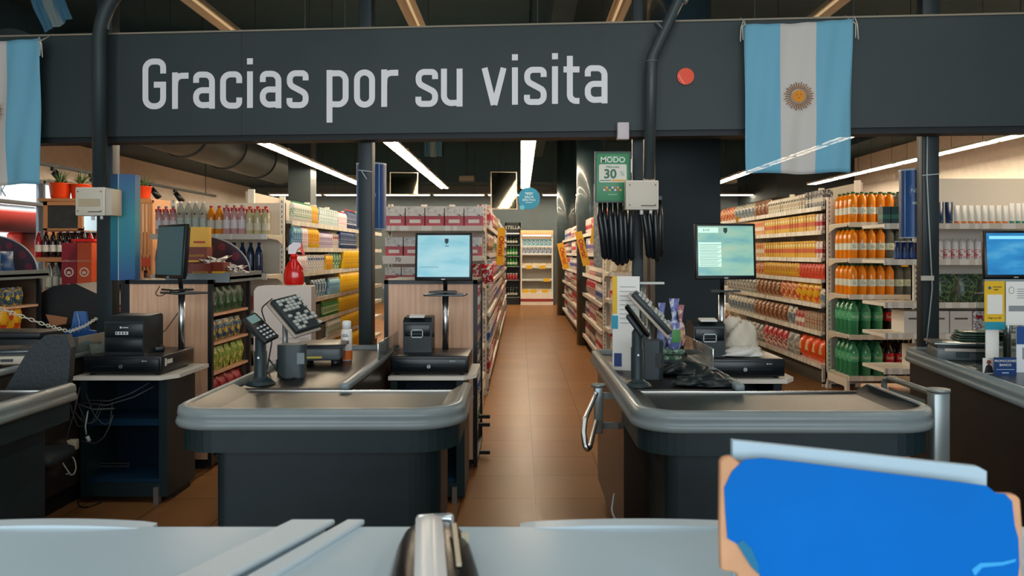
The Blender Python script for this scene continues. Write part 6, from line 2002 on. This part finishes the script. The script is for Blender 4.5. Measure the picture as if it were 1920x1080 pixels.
# orange things under the right gate
for i, px in enumerate((1647, 1675)):
    p = at(px, 735, 6.6)
    t = thing('cleaning_brush', (p.x, 6.6, 0), 0, 'dark bottle with bright orange top low behind the right gate, %s' % ('left', 'right')[i], 'bottle')
    mb(M('#1a1f22', .35)).lathe([(0, 0), (.07, 0), (.07, p.z - .06), (.03, p.z - .03), (0, p.z - .03)], n=18).build('body', t)
    mb(M('#ea5a1e', .35)).lathe([(0, p.z - .035), (.055, p.z - .035), (.06, p.z - .01), (.045, p.z + .03), (0, p.z + .035)], n=18).build('orange_cap', t)

# ------------------------------------------------------------------ left foreground things
# black chair back at the left till
p = at(80, 700, 3.5)
t = thing('office_chair', (-2.34, 3.92, 0), R(8), 'black office chair seen from behind at the left till', 'chair')
bk = M('#20272a', .55, bump=.2, nscale=60)
g = mb(bk)
pts = [(-.2, .74), (-.17, .82), (-.06, 1.02), (.02, 1.1), (.12, 1.1), (.14, 1.04), (.13, .9), (.1, .74)]
g.prism([(x, z) for x, z in pts], -.03, .03, mtx=Matrix(((1, 0, 0, 0), (0, 0, 1, 0), (0, 1, 0, 0), (0, 0, 0, 1))))
g.build('backrest', t)
mb(bk).box(-.25, .03, .03, .34, .42, .49, .03).build('seat', t)
mb(BLK).cyl((-.11, .2, .08), (-.11, .2, .43), .025, n=12).box(-.13, -.09, .0, .04, .43, .8).build('pole', t)
for k in range(5):
    a = 2 * PI * k / 5
    lg = mb(BLK).tube([(-.11, .2, .09), (-.11 + .14 * math.cos(a), .2 + .14 * math.sin(a), .06)], .016, 8).build('leg', t)
    mb(BLK).cyl((-.122 + .14 * math.cos(a), .2 + .14 * math.sin(a), .028), (-.098 + .14 * math.cos(a), .2 + .14 * math.sin(a), .028), .028, n=12).build('wheel', lg)
# scanner plate / till on left counter
t = thing('counter_scale', (at(45, 660, 4.35).x, 4.4, .878), R(12), 'flat grey scale with cream front on the left edge counter', 'scale')
mb(M('#b9ad98', .4)).box(-.22, .14, -.14, .1, .03, .075, .006).build('body', t)
mb(M('#50585a', .25, metal=.5)).box(-.24, .16, -.15, .14, .09, .105, .005).build('weighing_plate', t)
mb(BLK).box(-.2, .12, -.13, .1, .075, .09).build('plate_carrier', t)
mb(BLK).box(-.09, -.03, -.143, -.139, .045, .06).build('display', t)
f = mb(BLK)
for x in (-.18, .1):
    for y in (-.1, .06):
        f.cyl((x, y, 0), (x, y, .03), .015, n=8)
f.build('foot', t)
# plastic container with sweets
p = at(184, 655, 4.95)
t = thing('clear_tub', (p.x, 4.98, .775), 0, 'clear tub with orange and blue bits beside the large printer', 'tub')
mb(M('#cfd8c8', .1, trans=.8, ior=1.1)).lathe([(0, 0), (.055, 0), (.085, .17), (.082, .17), (.053, .004), (0, .004)], n=20).build('tub', t)
tag(blob('orange_cloth', (p.x, 4.98, .785), .05, .05, .07, M('#e08a3c', .5), 'orange and white cloth lying in the clear tub', 'cloth', 9, .3), cat='cloth')
tag(blob('blue_cloth', (p.x + .05, 5.06, .88), .04, .03, .06, M('#5ab0c8', .5), 'pale blue packet sticking up behind the clear tub', 'packet', 10, .3), cat='packet')
# blue shopping baskets and black trolleys behind the left till
BB = M('#13549a', .35)
p = at(150, 640, 6.2)
t = thing('blue_shopping_basket', (p.x, 6.15, .7), R(12), 'blue perforated shopping basket with a raised grip behind the left till', 'basket')
g = mb(BB)
for i in range(9):
    for k in range(5):
        g.tube([(-.17 + i * .04 + (k % 2) * .02 + .014 * math.cos(2 * PI * q / 6), -.1, .02 + k * .03 + .014 * math.sin(2 * PI * q / 6)) for q in range(6)], .0045, 5, closed=True)
g.box(-.2, .2, -.11, -.09, 0, .012).box(-.2, .2, -.11, .14, 0, .012).box(-.2, .2, .12, .14, 0, .16)
g.build('perforated_body', t)
mb(BB).prism([(-.22, .15), (-.1, .17), (.0, .24), (.02, .36), (.1, .36), (.12, .22), (.22, .2), (.22, .15)], -.12, -.08, mtx=Matrix(((1, 0, 0, 0), (0, 0, 1, 0), (0, 1, 0, 0), (0, 0, 0, 1)))).build('rim', t)
mb(M('#8fb0d0', .4)).tube([(.045, -.125, .35), (.06, -.128, .28), (.06, -.128, .2)], .005, 6).build('painted_rim_highlight', t)  # highlight on the raised grip painted in as a pale line
t = thing('basket_stand', (p.x, 6.15, 0), R(12), 'dark stand under the blue shopping basket', 'stand')
mb(BLKM).box(-.22, .22, -.14, .16, 0, .698, .01).build('stand_body', t)
# black carts
t = thing('black_cart', (at(110, 0, 6.9).x + .04, 7.06, 0), R(6), 'bulky black covered cart in front of the wine shelving', 'cart')
CBK = M('#0f1315', .4, bump=.15, nscale=6)
g = mb(CBK)
mxx = Matrix(((1, 0, 0, 0), (0, 0, 1, 0), (0, 1, 0, 0), (0, 0, 0, 1)))
g.prism([(-.28, .1), (.6, .1), (.62, 1.0), (.45, 1.06), (.3, 1.14), (.1, 1.24), (-.08, 1.22), (-.25, 1.12), (-.3, .9)], -.2, .25, mtx=mxx)
g.build('cover', t)
mb(M('#b87c50', .6)).prism([(-.14, .98), (.04, .95), (.02, .86), (-.1, .89)], -.21, -.205, mtx=mxx).build('cardboard_patch', t, label='torn brown cardboard patch')
mb(M('#e07052', .5)).prism([(.3, 1.14), (.36, 1.16), (.5, 1.0), (.44, .99)], -.22, -.205, mtx=mxx).build('orange_patch', t)
w_ = mb(BLK)
for x in (-.2, .5):
    for y in (-.15, .2):
        w_.cyl((x - .015, y, .05), (x + .015, y, .05), .05, n=14)
w_.build('wheel', t)
mb(BLK).tube([(-.4, -.26, .72), (.0, -.27, .88), (.35, -.27, .93), (.7, -.24, .9)], .012, 8).build('rail', t)
t = thing('black_crate_stack', (-3.5, 5.41, 0), 0, 'stack of black crates left of the blue basket', 'crate')
mb(CBK).box(-.36, .33, -.14, .14, 0, .94, .01).build('crates', t)
mb(M('#24282b', .4)).box(-.37, .34, -.15, .15, .94, .98, .01).build('top_rim', t)
g = mb(M('#a9824a', .5)).box(.06, .1, -.152, -.15, .8, .87).mat(M('#9aa0a0', .5))
for k in range(6):
    g.box(.13 + k * .022, .142 + k * .022, -.152, -.15, .8 + (k % 2) * .01, .86)
g.build('sticker', t)
mb(M('#173a5c', .4)).box(-.2, .0, -.16, -.14, .9, .96).build('blue_strip', t)
# plastic chain
CHN = mb(M('#d3cdb9', .45))
a, b, c = at(0, 578, 5.3), at(82, 608, 5.35), at(130, 622, 5.4)
d_, e = at(158, 612, 5.5), at(184, 595, 5.6)
pts = []
ctrl = [a, b, c, d_, e]
for i in range(4):
    for k in range(9):
        pts.append(ctrl[i].lerp(ctrl[i + 1], k / 9))
for i in range(len(pts) - 1):
    p0, p1 = pts[i], pts[i + 1]
    dr = (p1 - p0).normalized()
    up = Vector((0, 0, 1)) if i % 2 else Vector((0, 1, 0))
    sd = dr.cross(up).normalized()
    m_ = (p0 + p1) / 2
    L_ = (p1 - p0).length * .62
    CHN.tube([m_ + dr * L_ * math.cos(2 * PI * q / 10) + sd * .010 * math.sin(2 * PI * q / 10) for q in range(10)], .0035, 5, closed=True)
tag(CHN.build('plastic_chain'), 'pale plastic chain sagging between the left tills', 'chain')

# ------------------------------------------------------------------ foreground: white freezer lids, strap, painted panel
FW = M('#b3c8d1', .27, noise=.03, nscale=2)
FW2 = M('#c2d0d5', .3)
ZL = 1.1
ybk = (EYE - ZL) * F / (978 - VY)
xg = lambda px, d: (px - VX) / F * d
MXZ = Matrix(((1, 0, 0, 0), (0, 0, 1, 0), (0, 1, 0, 0), (0, 0, 0, 1)))
fz = thing('chest_freezer', (0, 0, 0), 0, 'white chest freezer with glossy lids across the bottom of the photo', 'freezer')
mb(M('#a9b7bb', .4)).box(-1.1, 1.15, .64, ybk - .03, 0, 1.045, .01).build('body', fz)
def lid(hump, xx, edge, lab):
    x0b, x1b, x0f, x1f = xx
    o = mb(FW).prism([(x0f, .6), (x1f, .6), (x1b, ybk), (x0b, ybk)], ZL - .05, ZL - .004).build('lid', fz, label=lab)
    bv = o.modifiers.new('edge', 'BEVEL'); bv.width = .012; bv.segments = 3
    h0, h1 = xg(hump[0], ybk), xg(hump[1], ybk)
    pts = [(h0, ZL - .03)] + [(h0 + (h1 - h0) * k / 16, ZL - .006 + .012 * max(0, math.sin(PI * k / 16)) ** .6 * .55) for k in range(17)] + [(h1, ZL - .03)]
    mb(FW2).prism(pts, ybk - .018, ybk + .012, mtx=MXZ).build('rear_lip', o)
    e = mb(FW2).prism(edge, ZL - .006, ZL + .003).build('raised_edge', o)
    bv = e.modifiers.new('edge', 'BEVEL'); bv.width = .003; bv.segments = 2
lid((-80, 288), (-1.0, xg(618, ybk), -1.0, xg(618, ybk) - .235), [(xg(545, ybk), ybk + .004), (xg(628, ybk), ybk + .004), (xg(628, ybk) - .235, .6), (xg(545, ybk) - .235, .6)], 'glossy lid filling the lower left corner')
lid((975, 1420), (xg(640, ybk), 1.1, xg(640, ybk) - .225, 1.1), [(xg(650, ybk), ybk + .004), (xg(684, ybk), ybk + .004), (xg(684, ybk) - .21, .6), (xg(650, ybk) - .225, .6)], 'glossy lid behind the black handle')
t = thing('curved_handle', (xg(812, 1.12), 1.12, ZL), R(7), 'curved black handle with a glossy white strap lying on the freezer lid', 'handle')
body = mb(M('#090c0e', .25, spec=.06))
V = []
SEC = ((.022, .022, .012), (.016, .034, .022), (-.005, .042, .03), (-.06, .049, .038), (-.16, .054, .043), (-.3, .056, .045), (-.45, .056, .045))
for y, rx, rz_ in SEC:
    V.append([body.bm.verts.new((rx * math.cos(PI * k / 16), y, (rz_ * math.sin(PI * k / 16) ** .7 if 0 < k < 16 else 0) - .003)) for k in range(17)])
for j in range(len(V) - 1):
    for k in range(16):
        body._f((V[j][k], V[j][k + 1], V[j + 1][k + 1], V[j + 1][k]), True)
body._f(V[0]); body._f(V[-1])
body.build('black_housing', t)
ws = mb(M('#e6e8e6', .3))
pts = [(y, rz_ + .002) for y, rx, rz_ in SEC[1:]]
Va = [ws.bm.verts.new((-.024, y, z)) for y, z in pts]; Vb = [ws.bm.verts.new((.012, y, z + .001)) for y, z in pts]
Vm = [ws.bm.verts.new((-.006, y, z + .004)) for y, z in pts]
Vc = [ws.bm.verts.new((-.024, y, z - .014)) for y, z in pts]; Vd = [ws.bm.verts.new((.012, y, z - .01)) for y, z in pts]
for i in range(len(pts) - 1):
    ws._f((Va[i], Va[i + 1], Vm[i + 1], Vm[i]), True); ws._f((Vm[i], Vm[i + 1], Vb[i + 1], Vb[i]), True)
    ws._f((Va[i], Vc[i], Vc[i + 1], Va[i + 1])); ws._f((Vb[i], Vb[i + 1], Vd[i + 1], Vd[i]))
ws._f((Va[0], Vm[0], Vb[0], Vd[0], Vc[0]))
ws.build('white_strap', t)
mb(M('#c4cdcf', .15, metal=.6)).box(-.024, .03, .014, .028, .012, .028, .005).build('metal_clasp', t)
mb(M('#c9bda0', .4)).box(.024, .03, -.2, -.06, .038, .0415).build('brass_strip', t, rot=(0, 0, 0))
mb(M('#c9bda0', .4)).box(.036, .046, -.072, -.062, .018, .029).build('brass_clip', t)
# torn panel with bright blue paper at the right foreground
CARD = M('#c8926a', .7, noise=.12, nscale=20)
BLUE = M('#0064b4', .6, spec=.12, noise=.06, nscale=6)
def pl(pxs, y, y2, m, name, par):
    """board outline at depth y, thickness to y2"""
    g = mb(m)
    A = [g.bm.verts.new(at(px, py, y)) for px, py in pxs]
    B = [g.bm.verts.new(at(px, py, y) + Vector((0, y2 - y, 0))) for px, py in pxs]
    n = len(A)
    for i in range(n):
        g._f((A[i], A[(i + 1) % n], B[(i + 1) % n], B[i]))
    g._f(A[::-1]); g._f(B)
    return g.build(name, par)
t = thing('painted_panel', (0, 0, 0), 0, 'torn cardboard panel covered with bright blue paper in the right foreground', 'cardboard panel')
o = pl([(1351, 868), (1356, 859), (1372, 856), (1392, 872), (1620, 898), (1845, 926), (1905, 928), (1914, 936), (1918, 990), (1916, 1030), (1918, 1119), (1400, 1119), (1380, 1075), (1352, 1070), (1350, 1000)], .93, .942, CARD, 'cardboard', t)
bv = o.modifiers.new('edge', 'BEVEL'); bv.width = .003; bv.segments = 3
pl([(1397, 862), (1430, 859), (1500, 867), (1620, 882), (1760, 899), (1850, 911), (1866, 924), (1885, 926), (1898, 940), (1903, 985), (1910, 1010), (1912, 1060), (1905, 1119), (1424, 1119), (1425, 1078), (1408, 1062), (1382, 1020), (1364, 1010), (1360, 960), (1358, 915), (1372, 885), (1385, 872)], .9285, .93, BLUE, 'blue_paper', t)
pl([(1382, 1020), (1392, 1012), (1410, 1030), (1422, 1060), (1424, 1078), (1408, 1062)], .9275, .9284, M('#0e6a8c', .4), 'teal_patch', t)
pl([(1822, 1068), (1838, 1056), (1880, 1054), (1905, 1048), (1904, 1053), (1880, 1060), (1842, 1064), (1828, 1080)], .9275, .9284, M('#35a0d8', .3), 'pale_crease', t)
t = thing('white_board', (0, 0, 0), 0, 'white foam board sticking up behind the blue torn panel', 'board')
pl([(1374, 826), (1620, 852), (1836, 876), (1850, 884), (1849, 1103), (1374, 1103)], .955, .965, M('#a9c0ca', .6), 'foam_sheet', t)
# finish: drop the prototypes that are not in the scene
for o in [o for o in bpy.data.objects if not o.users_collection]:
    bpy.data.objects.remove(o)
